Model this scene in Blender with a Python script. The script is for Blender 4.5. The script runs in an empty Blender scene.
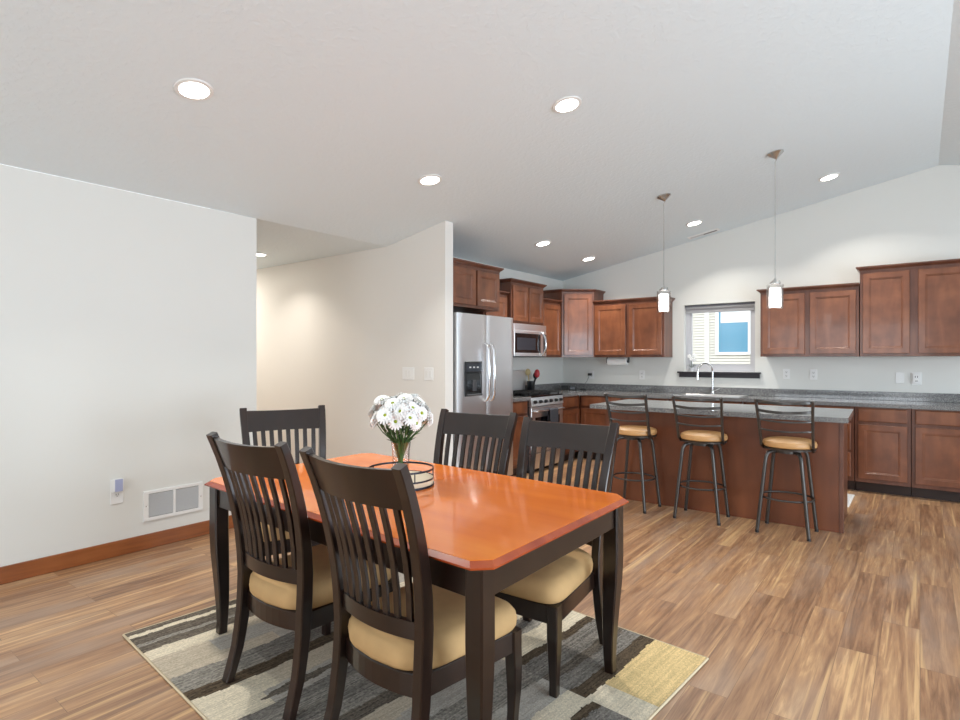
import bpy, bmesh, math, random
from mathutils import Vector, Matrix
PI = math.pi
scene = bpy.context.scene
C = scene.collection
random.seed(7)

# ------------------------------------------------------------------ camera
CAM_H = 1.35
cd = bpy.data.cameras.new('camera')
cam = bpy.data.objects.new('camera', cd)
C.objects.link(cam)
cd.sensor_width = 36.0
cd.lens = 568.7 / 960 * 36.0
cd.clip_start = 0.05
cam.location = (0, 0, CAM_H)
cam.rotation_euler = (PI / 2, 0, math.atan2(440, 568.7))
scene.camera = cam

# ------------------------------------------------------------------ world and light
w = bpy.data.worlds.new('world')
scene.world = w
w.use_nodes = True
wn = w.node_tree.nodes
wn['Background'].inputs['Color'].default_value = (0.84, 0.92, 1.0, 1)
wn['Background'].inputs['Strength'].default_value = 2.35

def area(name, loc, rot, sx, sy, power, col):
    l = bpy.data.lights.new(name, 'AREA')
    l.shape = 'RECTANGLE'
    l.size = sx
    l.size_y = sy
    l.energy = power
    l.color = col
    o = bpy.data.objects.new(name, l)
    o.location = loc
    o.rotation_euler = rot
    C.objects.link(o)
    return o

# daylight standing just outside the windows of the room behind and right of the camera
area('daylight_right', (3.75, 1.6, 1.15), (0, PI / 2 + 0.25, 0), 2.1, 2.8, 175, (0.76, 0.88, 1.0))
area('daylight_right', (3.75, 5.0, 1.45), (0, PI / 2 + 0.25, 0), 1.3, 1.6, 60, (0.76, 0.88, 1.0))
area('daylight_front', (-1.6, -3.75, 1.4), (PI / 2 + 0.05, 0, 0), 3.6, 1.9, 68, (0.90, 0.95, 1.0))
CAN_POWER = 12
WARM = (1.0, 0.955, 0.885)
scene.view_settings.view_transform = 'Standard'
scene.view_settings.look = 'None'
scene.view_settings.gamma = 1.0
scene.view_settings.use_curve_mapping = False
scene.view_settings.exposure = 0.17

# ------------------------------------------------------------------ materials
def srgb(r, g, b):
    def f(v):
        v /= 255.0
        return v / 12.92 if v <= 0.04045 else ((v + 0.055) / 1.055) ** 2.4
    return (f(r), f(g), f(b), 1)

def new_mat(name):
    m = bpy.data.materials.new(name)
    m.use_nodes = True
    return m, m.node_tree.nodes, m.node_tree.links, m.node_tree.nodes['Principled BSDF']

def plain(name, col, rough=0.5, metal=0.0, spec=0.5, bump=0, bscale=200, var=0, vscale=5, coat=0):
    m, n, l, p = new_mat(name)
    p.inputs['Base Color'].default_value = col
    p.inputs['Roughness'].default_value = rough
    p.inputs['Metallic'].default_value = metal
    p.inputs['Specular IOR Level'].default_value = spec
    p.inputs['Coat Weight'].default_value = coat
    tc = n.new('ShaderNodeTexCoord')
    if var:
        nz = n.new('ShaderNodeTexNoise')
        nz.inputs['Scale'].default_value = vscale
        nz.inputs['Detail'].default_value = 4
        l.new(tc.outputs['Object'], nz.inputs['Vector'])
        rp = n.new('ShaderNodeValToRGB')
        rp.color_ramp.elements[0].position = 0.3
        rp.color_ramp.elements[1].position = 0.7
        rp.color_ramp.elements[0].color = tuple(c * (1 - var) for c in col[:3]) + (1,)
        rp.color_ramp.elements[1].color = tuple(min(1, c * (1 + var)) for c in col[:3]) + (1,)
        l.new(nz.outputs['Fac'], rp.inputs['Fac'])
        l.new(rp.outputs['Color'], p.inputs['Base Color'])
    if bump:
        nb = n.new('ShaderNodeTexNoise')
        nb.inputs['Scale'].default_value = bscale
        nb.inputs['Detail'].default_value = 3
        l.new(tc.outputs['Object'], nb.inputs['Vector'])
        b = n.new('ShaderNodeBump')
        b.inputs['Strength'].default_value = bump
        b.inputs['Distance'].default_value = 0.003
        l.new(nb.outputs['Fac'], b.inputs['Height'])
        l.new(b.outputs['Normal'], p.inputs['Normal'])
    return m

def wood(name, dark, mid, light, scale=(18, 18, 1.6), rough=0.35, coat=0.0, blotch=2.5, dist=0.6):
    m, n, l, p = new_mat(name)
    tc = n.new('ShaderNodeTexCoord')
    mp = n.new('ShaderNodeMapping')
    mp.inputs['Scale'].default_value = scale
    l.new(tc.outputs['Object'], mp.inputs['Vector'])
    n1 = n.new('ShaderNodeTexNoise')
    n1.inputs['Scale'].default_value = 1.0
    n1.inputs['Detail'].default_value = 6
    n1.inputs['Distortion'].default_value = dist
    l.new(mp.outputs['Vector'], n1.inputs['Vector'])
    n2 = n.new('ShaderNodeTexNoise')
    n2.inputs['Scale'].default_value = blotch
    n2.inputs['Detail'].default_value = 2
    l.new(tc.outputs['Object'], n2.inputs['Vector'])
    mx = n.new('ShaderNodeMix')
    mx.inputs[0].default_value = 0.5
    l.new(n1.outputs['Fac'], mx.inputs[2])
    l.new(n2.outputs['Fac'], mx.inputs[3])
    rp = n.new('ShaderNodeValToRGB')
    e = rp.color_ramp.elements
    e[0].position = 0.34
    e[0].color = dark
    e[1].position = 0.66
    e[1].color = light
    k = e.new(0.5)
    k.color = mid
    l.new(mx.outputs[0], rp.inputs['Fac'])
    l.new(rp.outputs['Color'], p.inputs['Base Color'])
    p.inputs['Roughness'].default_value = rough
    p.inputs['Coat Weight'].default_value = coat
    p.inputs['Coat Roughness'].default_value = 0.07
    return m

def emit(name, col, strength):
    m, n, l, p = new_mat(name)
    p.inputs['Base Color'].default_value = col
    p.inputs['Emission Color'].default_value = col
    p.inputs['Emission Strength'].default_value = strength
    return m

def glass(name, col=(1, 1, 1, 1), rough=0.0, ior=1.45):
    m, n, l, p = new_mat(name)
    p.inputs['Base Color'].default_value = col
    p.inputs['Roughness'].default_value = rough
    p.inputs['Transmission Weight'].default_value = 1.0
    p.inputs['IOR'].default_value = ior
    return m

def floor_mat():
    m, n, l, p = new_mat('plank_floor')
    tc = n.new('ShaderNodeTexCoord')
    sp = n.new('ShaderNodeSeparateXYZ')
    l.new(tc.outputs['Object'], sp.inputs[0])
    cb = n.new('ShaderNodeCombineXYZ')
    l.new(sp.outputs['Y'], cb.inputs['X'])
    l.new(sp.outputs['X'], cb.inputs['Y'])
    br = n.new('ShaderNodeTexBrick')
    br.offset = 0.37
    br.offset_frequency = 2
    br.inputs['Color1'].default_value = (0, 0, 0, 1)
    br.inputs['Color2'].default_value = (1, 1, 1, 1)
    br.inputs['Mortar'].default_value = (0.5, 0.5, 0.5, 1)
    br.inputs['Scale'].default_value = 1.0
    br.inputs['Mortar Size'].default_value = 0.0012
    br.inputs['Mortar Smooth'].default_value = 0.3
    br.inputs['Bias'].default_value = 0.0
    br.inputs['Brick Width'].default_value = 1.2
    br.inputs['Row Height'].default_value = 0.152
    l.new(cb.outputs[0], br.inputs['Vector'])
    # every plank reads its own place in the grain
    sc = n.new('ShaderNodeVectorMath')
    sc.operation = 'MULTIPLY'
    sc.inputs[1].default_value = (37.0, 53.0, 11.0)
    l.new(br.outputs['Color'], sc.inputs[0])
    ad = n.new('ShaderNodeVectorMath')
    ad.operation = 'ADD'
    l.new(tc.outputs['Object'], ad.inputs[0])
    l.new(sc.outputs[0], ad.inputs[1])
    mp = n.new('ShaderNodeMapping')
    mp.inputs['Scale'].default_value = (20, 1.2, 1)
    l.new(ad.outputs[0], mp.inputs['Vector'])
    n1 = n.new('ShaderNodeTexNoise')
    n1.inputs['Scale'].default_value = 1.0
    n1.inputs['Detail'].default_value = 7
    n1.inputs['Roughness'].default_value = 0.62
    n1.inputs['Distortion'].default_value = 1.3
    l.new(mp.outputs['Vector'], n1.inputs['Vector'])
    mp2 = n.new('ShaderNodeMapping')
    mp2.inputs['Scale'].default_value = (150, 7, 1)
    l.new(ad.outputs[0], mp2.inputs['Vector'])
    n2 = n.new('ShaderNodeTexNoise')
    n2.inputs['Scale'].default_value = 1.0
    n2.inputs['Detail'].default_value = 3
    l.new(mp2.outputs['Vector'], n2.inputs['Vector'])
    a1 = n.new('ShaderNodeMath')
    a1.operation = 'MULTIPLY_ADD'
    a1.inputs[1].default_value = 0.17
    l.new(br.outputs['Color'], a1.inputs[0])
    l.new(n1.outputs['Fac'], a1.inputs[2])
    a2 = n.new('ShaderNodeMath')
    a2.operation = 'MULTIPLY_ADD'
    a2.inputs[1].default_value = 0.26
    l.new(n2.outputs['Fac'], a2.inputs[0])
    l.new(a1.outputs[0], a2.inputs[2])
    rp = n.new('ShaderNodeValToRGB')
    e = rp.color_ramp.elements
    e[0].position = 0.44
    e[0].color = srgb(114, 82, 58)
    e[1].position = 0.96
    e[1].color = srgb(214, 174, 128)
    for pos, c in ((0.60, (142, 105, 77)), (0.70, (162, 123, 91)), (0.82, (180, 140, 102))):
        k = e.new(pos)
        k.color = srgb(*c)
    l.new(a2.outputs[0], rp.inputs['Fac'])
    # a greyer weathered cast drifting through some planks
    n3 = n.new('ShaderNodeTexNoise')
    n3.inputs['Scale'].default_value = 1.0
    n3.inputs['Detail'].default_value = 2
    mp3 = n.new('ShaderNodeMapping')
    mp3.inputs['Scale'].default_value = (4, 1.2, 1)
    l.new(ad.outputs[0], mp3.inputs['Vector'])
    l.new(mp3.outputs['Vector'], n3.inputs['Vector'])
    r3 = n.new('ShaderNodeValToRGB')
    r3.color_ramp.elements[0].position = 0.5
    r3.color_ramp.elements[1].position = 0.75
    r3.color_ramp.elements[1].color = (0.55, 0.55, 0.55, 1)
    l.new(n3.outputs['Fac'], r3.inputs['Fac'])
    mg = n.new('ShaderNodeMix')
    mg.data_type = 'RGBA'
    mg.inputs[7].default_value = srgb(168, 148, 132)
    l.new(r3.outputs['Color'], mg.inputs[0])
    l.new(rp.outputs['Color'], mg.inputs[6])
    # thin pale sapwood streaks
    mp4 = n.new('ShaderNodeMapping')
    mp4.inputs['Scale'].default_value = (26, 0.55, 1)
    mp4.inputs['Location'].default_value = (3.3, 1.7, 0)
    l.new(ad.outputs[0], mp4.inputs['Vector'])
    n4 = n.new('ShaderNodeTexNoise')
    n4.inputs['Scale'].default_value = 1.0
    n4.inputs['Detail'].default_value = 2
    n4.inputs['Distortion'].default_value = 0.5
    l.new(mp4.outputs['Vector'], n4.inputs['Vector'])
    r4 = n.new('ShaderNodeValToRGB')
    r4.color_ramp.elements[0].position = 0.62
    r4.color_ramp.elements[1].position = 0.70
    r4.color_ramp.elements[1].color = (0.75, 0.75, 0.75, 1)
    l.new(n4.outputs['Fac'], r4.inputs['Fac'])
    ms = n.new('ShaderNodeMix')
    ms.data_type = 'RGBA'
    ms.inputs[7].default_value = srgb(216, 178, 128)
    l.new(r4.outputs['Color'], ms.inputs[0])
    l.new(mg.outputs[2], ms.inputs[6])
    md = n.new('ShaderNodeMix')
    md.data_type = 'RGBA'
    md.inputs[7].default_value = srgb(92, 68, 50)
    mf = n.new('ShaderNodeMath')
    mf.operation = 'MULTIPLY'
    mf.inputs[1].default_value = 0.6
    l.new(br.outputs['Fac'], mf.inputs[0])
    l.new(mf.outputs[0], md.inputs[0])
    l.new(ms.outputs[2], md.inputs[6])
    l.new(md.outputs[2], p.inputs['Base Color'])
    p.inputs['Roughness'].default_value = 0.30
    b = n.new('ShaderNodeBump')
    b.inputs['Strength'].default_value = 0.12
    b.inputs['Distance'].default_value = 0.002
    l.new(n2.outputs['Fac'], b.inputs['Height'])
    l.new(b.outputs['Normal'], p.inputs['Normal'])
    return m

def ceiling_mat(name, col, strength):
    m, n, l, p = new_mat(name)
    p.inputs['Base Color'].default_value = col
    p.inputs['Roughness'].default_value = 0.9
    p.inputs['Specular IOR Level'].default_value = 0.2
    tc = n.new('ShaderNodeTexCoord')
    nz = n.new('ShaderNodeTexNoise')
    nz.inputs['Scale'].default_value = 28
    nz.inputs['Detail'].default_value = 3
    l.new(tc.outputs['Object'], nz.inputs['Vector'])
    rp = n.new('ShaderNodeValToRGB')
    rp.color_ramp.elements[0].position = 0.50
    rp.color_ramp.elements[1].position = 0.60
    l.new(nz.outputs['Fac'], rp.inputs['Fac'])
    b = n.new('ShaderNodeBump')
    b.inputs['Strength'].default_value = strength
    b.inputs['Distance'].default_value = 0.004
    l.new(rp.outputs['Color'], b.inputs['Height'])
    l.new(b.outputs['Normal'], p.inputs['Normal'])
    return m

def laminate(name, base, fleck1, fleck2, rough):
    m, n, l, p = new_mat(name)
    tc = n.new('ShaderNodeTexCoord')
    v = n.new('ShaderNodeTexNoise')
    v.inputs['Scale'].default_value = 130
    v.inputs['Detail'].default_value = 2
    l.new(tc.outputs['Object'], v.inputs['Vector'])
    rp = n.new('ShaderNodeValToRGB')
    e = rp.color_ramp.elements
    e[0].position = 0.36
    e[0].color = fleck1
    e[1].position = 0.66
    e[1].color = fleck2
    k = e.new(0.5)
    k.color = base
    l.new(v.outputs['Fac'], rp.inputs['Fac'])
    l.new(rp.outputs['Color'], p.inputs['Base Color'])
    p.inputs['Roughness'].default_value = rough
    p.inputs['Specular IOR Level'].default_value = 0.8
    return m

def steel(name, col, rough, stretch):
    m, n, l, p = new_mat(name)
    p.inputs['Base Color'].default_value = col
    p.inputs['Metallic'].default_value = 1.0
    tc = n.new('ShaderNodeTexCoord')
    mp = n.new('ShaderNodeMapping')
    mp.inputs['Scale'].default_value = stretch
    l.new(tc.outputs['Object'], mp.inputs['Vector'])
    nz = n.new('ShaderNodeTexNoise')
    nz.inputs['Scale'].default_value = 1
    nz.inputs['Detail'].default_value = 2
    l.new(mp.outputs['Vector'], nz.inputs['Vector'])
    mr = n.new('ShaderNodeMapRange')
    mr.inputs['To Min'].default_value = rough - 0.03
    mr.inputs['To Max'].default_value = rough + 0.03
    l.new(nz.outputs['Fac'], mr.inputs['Value'])
    l.new(mr.outputs[0], p.inputs['Roughness'])
    return m

def rug_mat():
    m, n, l, p = new_mat('rug_pile')
    at = n.new('ShaderNodeVertexColor')
    at.layer_name = 'weave'
    tc = n.new('ShaderNodeTexCoord')
    mp = n.new('ShaderNodeMapping')
    mp.inputs['Scale'].default_value = (260, 120, 1)
    l.new(tc.outputs['Object'], mp.inputs['Vector'])
    nz = n.new('ShaderNodeTexNoise')
    nz.inputs['Scale'].default_value = 1
    nz.inputs['Detail'].default_value = 3
    l.new(mp.outputs['Vector'], nz.inputs['Vector'])
    mr = n.new('ShaderNodeMapRange')
    mr.inputs['From Min'].default_value = 0.3
    mr.inputs['From Max'].default_value = 0.7
    mr.inputs['To Min'].default_value = 0.78
    mr.inputs['To Max'].default_value = 1.16
    l.new(nz.outputs['Fac'], mr.inputs['Value'])
    mu = n.new('ShaderNodeMix')
    mu.data_type = 'RGBA'
    mu.blend_type = 'MULTIPLY'
    mu.inputs[0].default_value = 1.0
    l.new(at.outputs['Color'], mu.inputs[6])
    l.new(mr.outputs[0], mu.inputs[7])
    l.new(mu.outputs[2], p.inputs['Base Color'])
    p.inputs['Roughness'].default_value = 0.95
    p.inputs['Specular IOR Level'].default_value = 0.1
    b = n.new('ShaderNodeBump')
    b.inputs['Strength'].default_value = 0.5
    b.inputs['Distance'].default_value = 0.004
    l.new(nz.outputs['Fac'], b.inputs['Height'])
    l.new(b.outputs['Normal'], p.inputs['Normal'])
    return m

M = {}
M['wall'] = plain('wall_paint', srgb(226, 226, 221), 0.85, spec=0.2, bump=0.05, bscale=90)
M['hall_wall'] = plain('hall_paint', srgb(232, 229, 223), 0.85, spec=0.2, bump=0.05, bscale=90)
M['ceiling'] = ceiling_mat('ceiling_texture', srgb(226, 235, 238), 0.26)
M['floor'] = floor_mat()
M['cab'] = wood('cabinet_wood', srgb(86, 50, 36), srgb(104, 63, 46), srgb(120, 75, 54), (12, 12, 2.2), 0.34, coat=0.2)
M['cab_door'] = wood('cabinet_door_wood', srgb(104, 61, 40), srgb(122, 73, 48), srgb(138, 86, 57), (12, 12, 2.2), 0.32, coat=0.25, blotch=7)
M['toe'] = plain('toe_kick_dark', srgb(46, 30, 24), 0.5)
M['island'] = wood('island_panel_wood', srgb(98, 55, 35), srgb(116, 66, 42), srgb(132, 78, 50), (5, 5, 1.2), 0.4, coat=0.15)
M['base'] = wood('baseboard_wood', srgb(128, 70, 32), srgb(146, 82, 38), srgb(160, 94, 48), (3, 3, 30), 0.35, coat=0.2)
M['counter'] = laminate('grey_laminate', srgb(122, 122, 122), srgb(98, 98, 100), srgb(150, 150, 148), 0.09)
M['steel'] = steel('stainless', (0.78, 0.79, 0.81, 1), 0.38, (3, 60, 3))
M['steel_h'] = steel('stainless_brushed', (0.82, 0.83, 0.85, 1), 0.36, (2, 3, 90))
M['chrome'] = plain('chrome', (0.78, 0.78, 0.79, 1), 0.12, metal=1)
M['nickel'] = plain('brushed_nickel', (0.62, 0.61, 0.59, 1), 0.25, metal=1)
M['dgrey'] = plain('appliance_grey', srgb(70, 71, 74), 0.45)
M['black'] = plain('black_plastic', srgb(22, 22, 24), 0.35)
M['bglass'] = plain('black_glass', srgb(18, 19, 22), 0.06, spec=0.8)
M['iron'] = plain('cast_iron', srgb(24, 24, 25), 0.6)
M['white'] = plain('white_plastic', srgb(238, 238, 236), 0.4)
M['vinyl'] = plain('white_vinyl', srgb(200, 200, 204), 0.4)
M['slot'] = plain('slot_dark', srgb(60, 58, 56), 0.6)
M['chair'] = wood('espresso_wood', srgb(22, 12, 8), srgb(31, 17, 11), srgb(42, 23, 15), (10, 10, 2), 0.30, coat=0.35)
M['table_top'] = wood('cherry_top', srgb(212, 104, 20), srgb(226, 118, 26), srgb(234, 132, 36), (1.0, 8, 4), 0.25, coat=0.45, blotch=2, dist=0.1)
M['table_edge'] = wood('cherry_edge', srgb(140, 52, 20), srgb(160, 66, 26), srgb(172, 78, 32), (2, 14, 6), 0.22, coat=0.4, blotch=3)
M['table_leg'] = wood('table_leg_wood', srgb(20, 11, 8), srgb(29, 16, 10), srgb(40, 23, 15), (10, 10, 2), 0.30, coat=0.35)
M['cushion'] = plain('tan_microfibre', srgb(196, 160, 112), 0.8, spec=0.2, bump=0.15, bscale=400, var=0.12, vscale=7)
M['stool_seat'] = plain('tan_vinyl', srgb(196, 150, 98), 0.42, var=0.06, vscale=9)
M['gunmetal'] = plain('gunmetal', srgb(84, 82, 80), 0.32, metal=0.75)
M['rug'] = rug_mat()
M['rug_edge'] = plain('rug_binding', srgb(206, 190, 160), 0.9)
M['light'] = emit('lamp_lens', (1, 0.97, 0.92, 1), 9)
M['opal'] = emit('opal_glass_lit', (1, 0.98, 0.96, 1), 5)
M['trim_ring'] = plain('light_trim', srgb(235, 235, 232), 0.5)
M['glass'] = glass('clear_glass')
M['vase_glass'] = glass('vase_glass', (0.97, 0.99, 0.97, 1))
M['water'] = glass('water', (0.96, 0.98, 0.95, 1), 0, 1.33)
M['petal'] = plain('petal_white', srgb(250, 250, 248), 0.7)
M['petal'].node_tree.nodes['Principled BSDF'].inputs['Subsurface Weight'].default_value = 0.0
M['center'] = plain('flower_center', srgb(150, 165, 40), 0.8)
M['stem'] = plain('stem_green', srgb(70, 104, 52), 0.55, var=0.25, vscale=30)
M['leaf'] = plain('leaf_green', srgb(58, 84, 48), 0.55, var=0.25, vscale=30)
M['cream'] = plain('cream_tray', srgb(222, 206, 178), 0.5)
M['navy'] = plain('dark_metal', srgb(28, 30, 42), 0.35, metal=0.4)
M['sill'] = plain('dark_sill', srgb(48, 44, 50), 0.4)
M['shade'] = plain('grey_roller_shade', srgb(168, 168, 170), 0.6)
M['shade_dark'] = plain('shade_rail', srgb(92, 92, 98), 0.5)
M['paper'] = plain('paper_towel', srgb(244, 243, 240), 0.95, bump=0.1, bscale=120)
M['red'] = plain('red_silicone', srgb(176, 24, 34), 0.4)
M['spoon'] = plain('wooden_spoon', srgb(190, 168, 120), 0.6)
M['towel'] = plain('charcoal_towel', srgb(70, 74, 84), 0.95, bump=0.3, bscale=150)
M['siding'] = plain('cream_siding', srgb(226, 220, 206), 0.7)
M['ext_trim'] = plain('exterior_trim', srgb(244, 242, 236), 0.6)
M['ext_glass'] = plain('neighbour_glass', srgb(92, 150, 176), 0.08, spec=0.6)
M['ext_blind'] = plain('blind_white', srgb(236, 238, 236), 0.7)
M['ground'] = plain('gravel', srgb(150, 144, 134), 0.9, var=0.2, vscale=20)
M['bluegrey'] = plain('periwinkle_plastic', srgb(168, 174, 206), 0.35)
M['plate_grey'] = plain('vent_slats', srgb(206, 206, 206), 0.5)
M['pot'] = plain('white_pot', srgb(214, 216, 220), 0.3)
M['screen'] = plain('dispenser_screen', srgb(52, 56, 64), 0.2)
M['sinkm'] = plain('sink_steel', (0.72, 0.72, 0.72, 1), 0.3, metal=1)

# ------------------------------------------------------------------ mesh helpers
class MB:
    def __init__(self):
        self.bm = bmesh.new()

    def box(self, x0, x1, y0, y1, z0, z1, bev=0.0, seg=1):
        r = bmesh.ops.create_cube(self.bm, size=1.0)
        vs = r['verts']
        for v in vs:
            v.co = Vector(((x0 + x1) / 2 + v.co.x * (x1 - x0), (y0 + y1) / 2 + v.co.y * (y1 - y0),
                           (z0 + z1) / 2 + v.co.z * (z1 - z0)))
        if bev:
            es = list({e for v in vs for e in v.link_edges})
            bmesh.ops.bevel(self.bm, geom=es, offset=bev, segments=seg, affect='EDGES', clamp_overlap=True)
        return self

    def loops(self, rings, cap=True, closed_ring=False):
        """skin a list of rings (each a list of points) with quads"""
        bm = self.bm
        R = [[bm.verts.new(p) for p in ring] for ring in rings]
        n = len(R[0])
        pairs = list(zip(R, R[1:]))
        if closed_ring:
            pairs.append((R[-1], R[0]))
        for a, b in pairs:
            for i in range(n):
                bm.faces.new((a[i], a[(i + 1) % n], b[(i + 1) % n], b[i]))
        if cap and not closed_ring:
            bm.faces.new(R[0][::-1])
            bm.faces.new(R[-1])
        return self

    def tube(self, pts, r, n=8, closed=False):
        pts = [Vector(p) for p in pts]
        rs = r if isinstance(r, (list, tuple)) else [r] * len(pts)
        rings = []
        up = None
        for i, p in enumerate(pts):
            if closed:
                t = (pts[(i + 1) % len(pts)] - pts[i - 1]).normalized()
            else:
                t = (pts[min(i + 1, len(pts) - 1)] - pts[max(i - 1, 0)]).normalized()
            if up is None:
                up = Vector((0, 0, 1)) if abs(t.z) < 0.9 else Vector((1, 0, 0))
            a = t.cross(up)
            if a.length < 1e-5:
                a = t.cross(Vector((0, 1, 0)))
            a.normalize()
            b = a.cross(t).normalized()
            up = b
            rings.append([p + rs[i] * (math.cos(2 * PI * k / n) * a + math.sin(2 * PI * k / n) * b) for k in range(n)])
        return self.loops(rings, cap=not closed, closed_ring=closed)

    def rectsweep(self, pts, hw, hd, axis=Vector((1, 0, 0))):
        """rectangular section, hw along axis, hd across"""
        pts = [Vector(p) for p in pts]
        rings = []
        for i, p in enumerate(pts):
            t = (pts[min(i + 1, len(pts) - 1)] - pts[max(i - 1, 0)]).normalized()
            a = (axis - axis.dot(t) * t).normalized()
            b = t.cross(a).normalized()
            w_ = hw[i] if isinstance(hw, (list, tuple)) else hw
            d_ = hd[i] if isinstance(hd, (list, tuple)) else hd
            c = 0.18
            ring = []
            for sx, sy in ((1 - c, -1), (1, -1 + c), (1, 1 - c), (1 - c, 1), (-1 + c, 1), (-1, 1 - c), (-1, -1 + c), (-1 + c, -1)):
                ring.append(p + a * w_ * sx + b * d_ * sy)
            rings.append(ring)
        return self.loops(rings)

    def lathe(self, prof, n=24, center=(0, 0, 0), closed=False):
        cx, cy, cz = center
        rings = [[Vector((cx + r * math.cos(2 * PI * k / n), cy + r * math.sin(2 * PI * k / n), cz + z)) for k in range(n)]
                 for r, z in prof]
        return self.loops(rings, cap=not closed, closed_ring=closed)

    def prism(self, poly, a0, a1, axis='z', holes=None):
        """poly of 2D points extruded along axis; x: (y,z) y: (x,z) z: (x,y)"""
        def P(p, a):
            return {'x': (a, p[0], p[1]), 'y': (p[0], a, p[1]), 'z': (p[0], p[1], a)}[axis]
        return self.loops([[Vector(P(p, a0)) for p in poly], [Vector(P(p, a1)) for p in poly]])

    def door(self, x0, x1, z0, z1, yb, t=0.02, fr=0.055, step=0.009):
        """framed door with a sunken panel; front faces -y, back at yb"""
        yf = yb - t
        def ring(i, y):
            return [Vector((x0 + i, y, z0 + i)), Vector((x1 - i, y, z0 + i)), Vector((x1 - i, y, z1 - i)), Vector((x0 + i, y, z1 - i))]
        rings = [ring(0, yb), ring(0, yf + 0.003), ring(0.003, yf), ring(fr, yf), ring(fr + 0.004, yf + 0.004), ring(fr + 0.010, yf + 0.004), ring(fr + 0.016, yf + step)]
        return self.loops(rings)

    def slab(self, x0, x1, z0, z1, yb, t=0.02):
        yf = yb - t
        def ring(i, y):
            return [Vector((x0 + i, y, z0 + i)), Vector((x1 - i, y, z0 + i)), Vector((x1 - i, y, z1 - i)), Vector((x0 + i, y, z1 - i))]
        return self.loops([ring(0, yb), ring(0, yf + 0.006), ring(0.008, yf)])

    def xform(self, mat):
        bmesh.ops.transform(self.bm, matrix=mat, verts=self.bm.verts)
        return self

    def build(self, name, mat, parent=None, smooth=False, angle=40):
        bm = self.bm
        bmesh.ops.recalc_face_normals(bm, faces=bm.faces)
        if smooth:
            for f in bm.faces:
                f.smooth = True
            for e in bm.edges:
                if len(e.link_faces) == 2 and e.calc_face_angle(0) > math.radians(angle):
                    e.smooth = False
        me = bpy.data.meshes.new(name)
        bm.to_mesh(me)
        bm.free()
        if isinstance(mat, (list, tuple)):
            for q in mat:
                me.materials.append(q)
        else:
            me.materials.append(mat)
        o = bpy.data.objects.new(name, me)
        C.objects.link(o)
        if parent:
            o.parent = parent
        return o

def tag(o, label, cat, group=None):
    o['label'] = label
    o['category'] = cat
    if group:
        o['group'] = group
    return o

def thing(name, label, cat, loc=(0, 0, 0), rz=0.0, group=None):
    o = bpy.data.objects.new(name, None)
    o.empty_display_size = 0.1
    C.objects.link(o)
    o.location = loc
    o.rotation_euler = (0, 0, rz)
    return tag(o, label, cat, group)

def struct(o):
    o['kind'] = 'structure'
    return o

def dup(root, loc=None, rz=None, label=None, group=None):
    r = root.copy()
    C.objects.link(r)
    if loc is not None:
        r.location = loc
    if rz is not None:
        r.rotation_euler = (0, 0, rz)
    if label:
        r['label'] = label
    if group:
        r['group'] = group
    for ch in list(root.children):
        c = ch.copy()
        C.objects.link(c)
        c.parent = r
        for g in list(ch.children):
            d = g.copy()
            C.objects.link(d)
            d.parent = c
    return r

# ------------------------------------------------------------------ the shell
XL, XR, YB, YF = -4.375, 3.6, 7.58, -3.6
HALL_Y0, HALL_Y1 = 2.61, 4.08
EAVE, SLOPE, XRIDGE = 2.53, 0.186, 0.15
ZRIDGE = EAVE + SLOPE * (XRIDGE - XL)
def ceil_z(x):
    return EAVE + SLOPE * (x - XL) if x <= XRIDGE else ZRIDGE - SLOPE * (x - XRIDGE)

b = MB()
b.box(-8.3, 3.9, -3.9, 7.74, -0.1, 0.0)
struct(b.build('floor', M['floor']))

b = MB()
t = 0.12
xe = XL
b.prism([(xe, EAVE), (XRIDGE, ZRIDGE), (3.9, ceil_z(3.9)), (3.9, ceil_z(3.9) + t), (XRIDGE, ZRIDGE + t), (xe, EAVE + t)], -3.9, 7.9, 'y')
struct(b.build('ceiling', M['ceiling']))
b = MB()
b.box(-8.3, XL - 0.001, 2.45, 4.3, EAVE, EAVE + 0.12)
struct(b.build('ceiling_hall', M['ceiling']))

b = MB()
b.box(XL - 0.12, XL, YF, HALL_Y0, 0.0, EAVE - 0.001)
struct(b.build('wall_left', M['wall']))
b = MB()
b.box(-8.2, XL - 0.121, HALL_Y0 - 0.12, HALL_Y0, 0.0, EAVE - 0.001)
struct(b.build('wall_hall_near', M['hall_wall']))
b = MB()
b.box(-8.3, -8.2, HALL_Y0 - 0.12, 4.2, 0.0, EAVE - 0.001)
struct(b.build('wall_hall_end', M['hall_wall']))
XPE = -3.576
b = MB()
b.prism([(-8.2, 0), (XPE, 0), (XPE, ceil_z(XPE) - 0.001), (XL, EAVE - 0.001), (-8.2, EAVE - 0.001)], HALL_Y1, 4.195, 'y')
struct(b.build('wall_partition', M['hall_wall']))
XK = -4.28
b = MB()
b.prism([(XK - 0.1, 0), (XK, 0), (XK, ceil_z(XK) - 0.001), (XL, EAVE - 0.001), (XK - 0.1, EAVE - 0.001)], 4.196, YB, 'y')
struct(b.build('wall_kitchen_left', M['wall']))

WX0, WX1, WZ0, WZ1 = -2.46, -1.60, 1.20, 2.07
b = MB()
y1 = YB + 0.15
b.box(-4.4, XR, YB, y1, 0, WZ0)
b.box(-4.4, WX0, YB, y1, WZ0, WZ1)
b.box(WX1, XR, YB, y1, WZ0, WZ1)
b.prism([(-4.4, WZ1), (XR, WZ1), (XR, ceil_z(XR) - 0.001), (XRIDGE, ZRIDGE - 0.001), (XL, EAVE - 0.001), (-4.4, EAVE - 0.001)], YB, y1, 'y')
struct(b.build('wall_back', M['wall']))

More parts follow.
